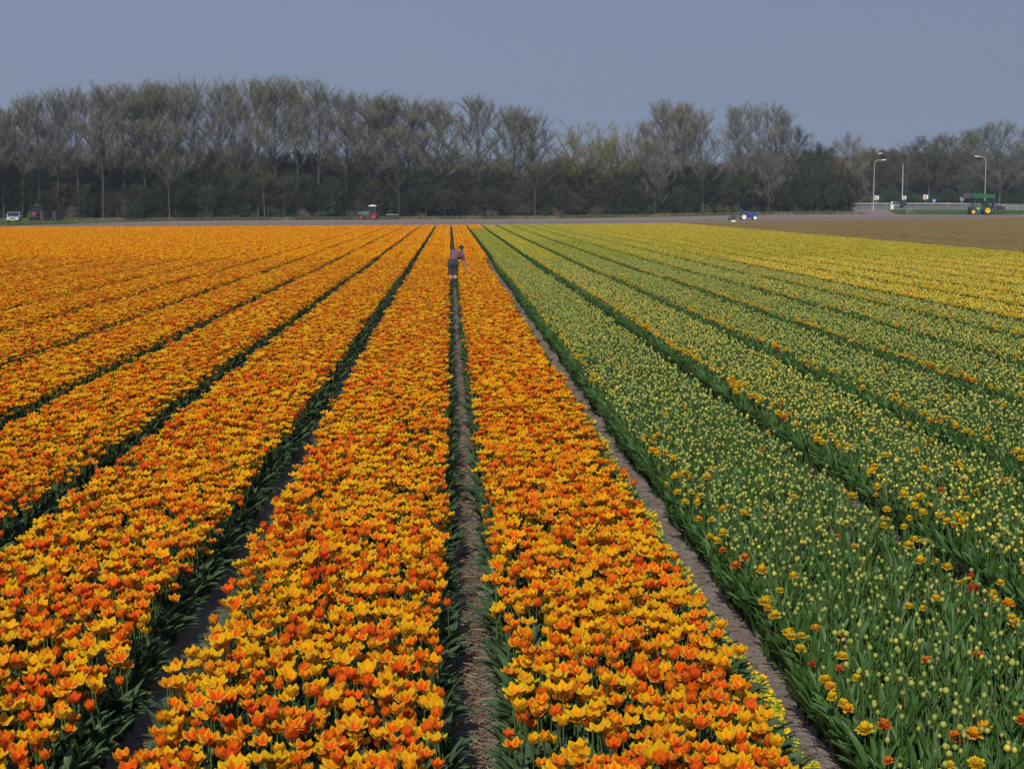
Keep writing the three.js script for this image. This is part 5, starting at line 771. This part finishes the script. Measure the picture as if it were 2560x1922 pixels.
  part('shorts', cloth([bone(hip.l, hip.r, 0.094, 0.094), bone(pel, waist, 0.122, 0.112), bone(hip.l, knee.l, 0.088, 0.072), bone(hip.r, knee.r, 0.088, 0.072), bone(knee.l, [-0.10, 0.40, -0.01], 0.072, 0.074), bone(knee.r, [0.08, 0.40, -0.05], 0.072, 0.074)], 0.008, (x, y, z) => Math.max(0.44 - y, -hem(x, y, z) - 0.05), [-0.3, 0.35, -0.3], [0.3, 1.15, 0.3]), grey, g);
  const belt = (x, y, z) => Math.abs(hem(x, y, z) + 0.0) - 0.018;
  part('belt', cloth([bone(hip.l, hip.r, 0.108, 0.108), bone(pel, waist, 0.135, 0.122)], 0.02, belt, [-0.3, 0.75, -0.3], [0.3, 1.15, 0.3]), M.black, g);
  for (const s of ['l', 'r']) { const a = ank[s], tp = s === 'l' ? 0.27 : 0.33; part('boot', cloth([bone([lerp(knee[s][0], a[0], 0.4), 0.34, lerp(knee[s][2], a[2], 0.4) + 0.015], a, 0.062, 0.05), bone(a, [a[0] + 0.01, 0.045, a[2] - 0.17], 0.05, 0.042), bone([a[0], 0.035, a[2] + 0.02], [a[0] + 0.01, 0.035, a[2] - 0.17], 0.036, 0.036)], 0.012, (x, y, z) => Math.max(y - tp, 0.0 - y), [a[0] - 0.15, -0.02, a[2] - 0.3], [a[0] + 0.15, 0.4, a[2] + 0.15]), mat(0.02, 0.022, 0.022, { roughness: 0.5 }), g); }
  const z = -60.5, x = xAt(1132, z); g.position.set(x, 0.012, z); add(g, 'person', 'worker in mauve shirt, dark shorts and black boots stooping over the bed', 'person');
  const k = new THREE.Group(); part('handle', rod([0, 0, 0], [0.02, 0.12, 0], 0.014), mat(0.25, 0.05, 0.03), k); part('blade', rbox(0.012, 0.26, 0.03, 0.005, 0.03, 0.24, 0), M.darkSteel, k); k.position.set(x + 0.545, 0.56, z - 0.45); k.rotation.z = Math.PI + 0.42; add(k, 'picking_tool', 'short red-handled picking tool in the right hand of the stooping worker', 'tool');
}
{ // second figure beside the big green tractor
  const g = new THREE.Group(), hd = headBones([0, 1.62, 0.02], [-0.6, -0.15, 0.75], 1);
  const legs = [-0.1, 0.1].flatMap((s) => [bone([s, 0.88, 0], [s * 1.1, 0.48, 0.03], 0.09, 0.062), bone([s * 1.1, 0.48, 0.03], [s * 1.1, 0.09, 0], 0.06, 0.042), bone([s * 1.1, 0.08, 0], [s * 1.2, 0.045, 0.16], 0.044, 0.035)]);
  const torso = [bone([-0.09, 0.9, 0], [0.09, 0.9, 0], 0.105, 0.105), bone([0, 0.95, 0], [0, 1.28, 0], 0.13, 0.145), bone([-0.17, 1.40, 0], [0.17, 1.40, 0], 0.07, 0.07), bone([0, 1.38, 0], [0, 1.55, 0.01], 0.07, 0.055)];
  const arms = [-1, 1].flatMap((s) => [bone([s * 0.19, 1.39, 0], [s * 0.25, 1.1, 0.06], 0.055, 0.044), bone([s * 0.25, 1.1, 0.06], [s * 0.14, 0.95, 0.24], 0.044, 0.03)]);
  const hands = [-1, 1].flatMap((s) => hand([s * 0.14, 0.95, 0.24], [-s * 0.4, -0.2, 0.85], [0, 1, 0.1], 1, s));
  part('body', join([surfaceNets(capsules([...legs, ...torso, ...arms], 0.02), [-0.4, -0.02, -0.25], [0.4, 1.6, 0.4], 0.014), surfaceNets(capsules(hands, 0.006), [-0.3, 0.8, 0.15], [0.3, 1.1, 0.5], 0.006), surfaceNets(capsules(hd.skin, 0.012), [-0.2, 1.42, -0.2], [0.2, 1.82, 0.22], 0.008)]), SKIN, g);
  part('hair', surfaceNets(capsules(hd.hair, 0.01), [-0.2, 1.42, -0.22], [0.2, 1.86, 0.22], 0.009), mat(0.05, 0.035, 0.025), g);
  const cl = (bones, grow, cut, lo, hi) => { const f = capsules(bones.map((b) => [b[0], b[1], b[2], b[3] + grow, b[4], b[5], b[6], b[7] + grow]), 0.025); return surfaceNets((x, y, z) => Math.max(f(x, y, z), cut(x, y, z)), lo, hi, 0.014); };
  part('overalls', cl([...legs, torso[0], torso[1]], 0.02, (x, y) => Math.max(0.07 - y, y - 1.12), [-0.3, 0, -0.25], [0.3, 1.25, 0.3]), mat(0.045, 0.10, 0.30, { roughness: 0.9 }), g);
  part('yellow_jacket', cl([torso[0], torso[1], torso[2], ...arms], 0.026, (x, y, z) => Math.max(1.08 - y - (Math.abs(x) > 0.17 ? 0.2 : 0), y - 1.49, z - 0.24), [-0.4, 0.85, -0.25], [0.4, 1.55, 0.35]), mat(0.36, 0.48, 0.10, { roughness: 0.9 }), g);
  for (const s of [-1, 1]) part('shoe', cl([legs[2 + (s > 0 ? 3 : 0)]], 0.012, (x, y) => -y, [-0.3, -0.02, -0.1], [0.3, 0.16, 0.28]), M.black, g);
  const z = -339.2, x = xAt(2453, z); g.position.set(x, h(x, z) + 0.02, z); add(g, 'person', 'person in blue overalls and yellow-green top standing at the big green tractor', 'person');
}
renderer.render(scene, camera);
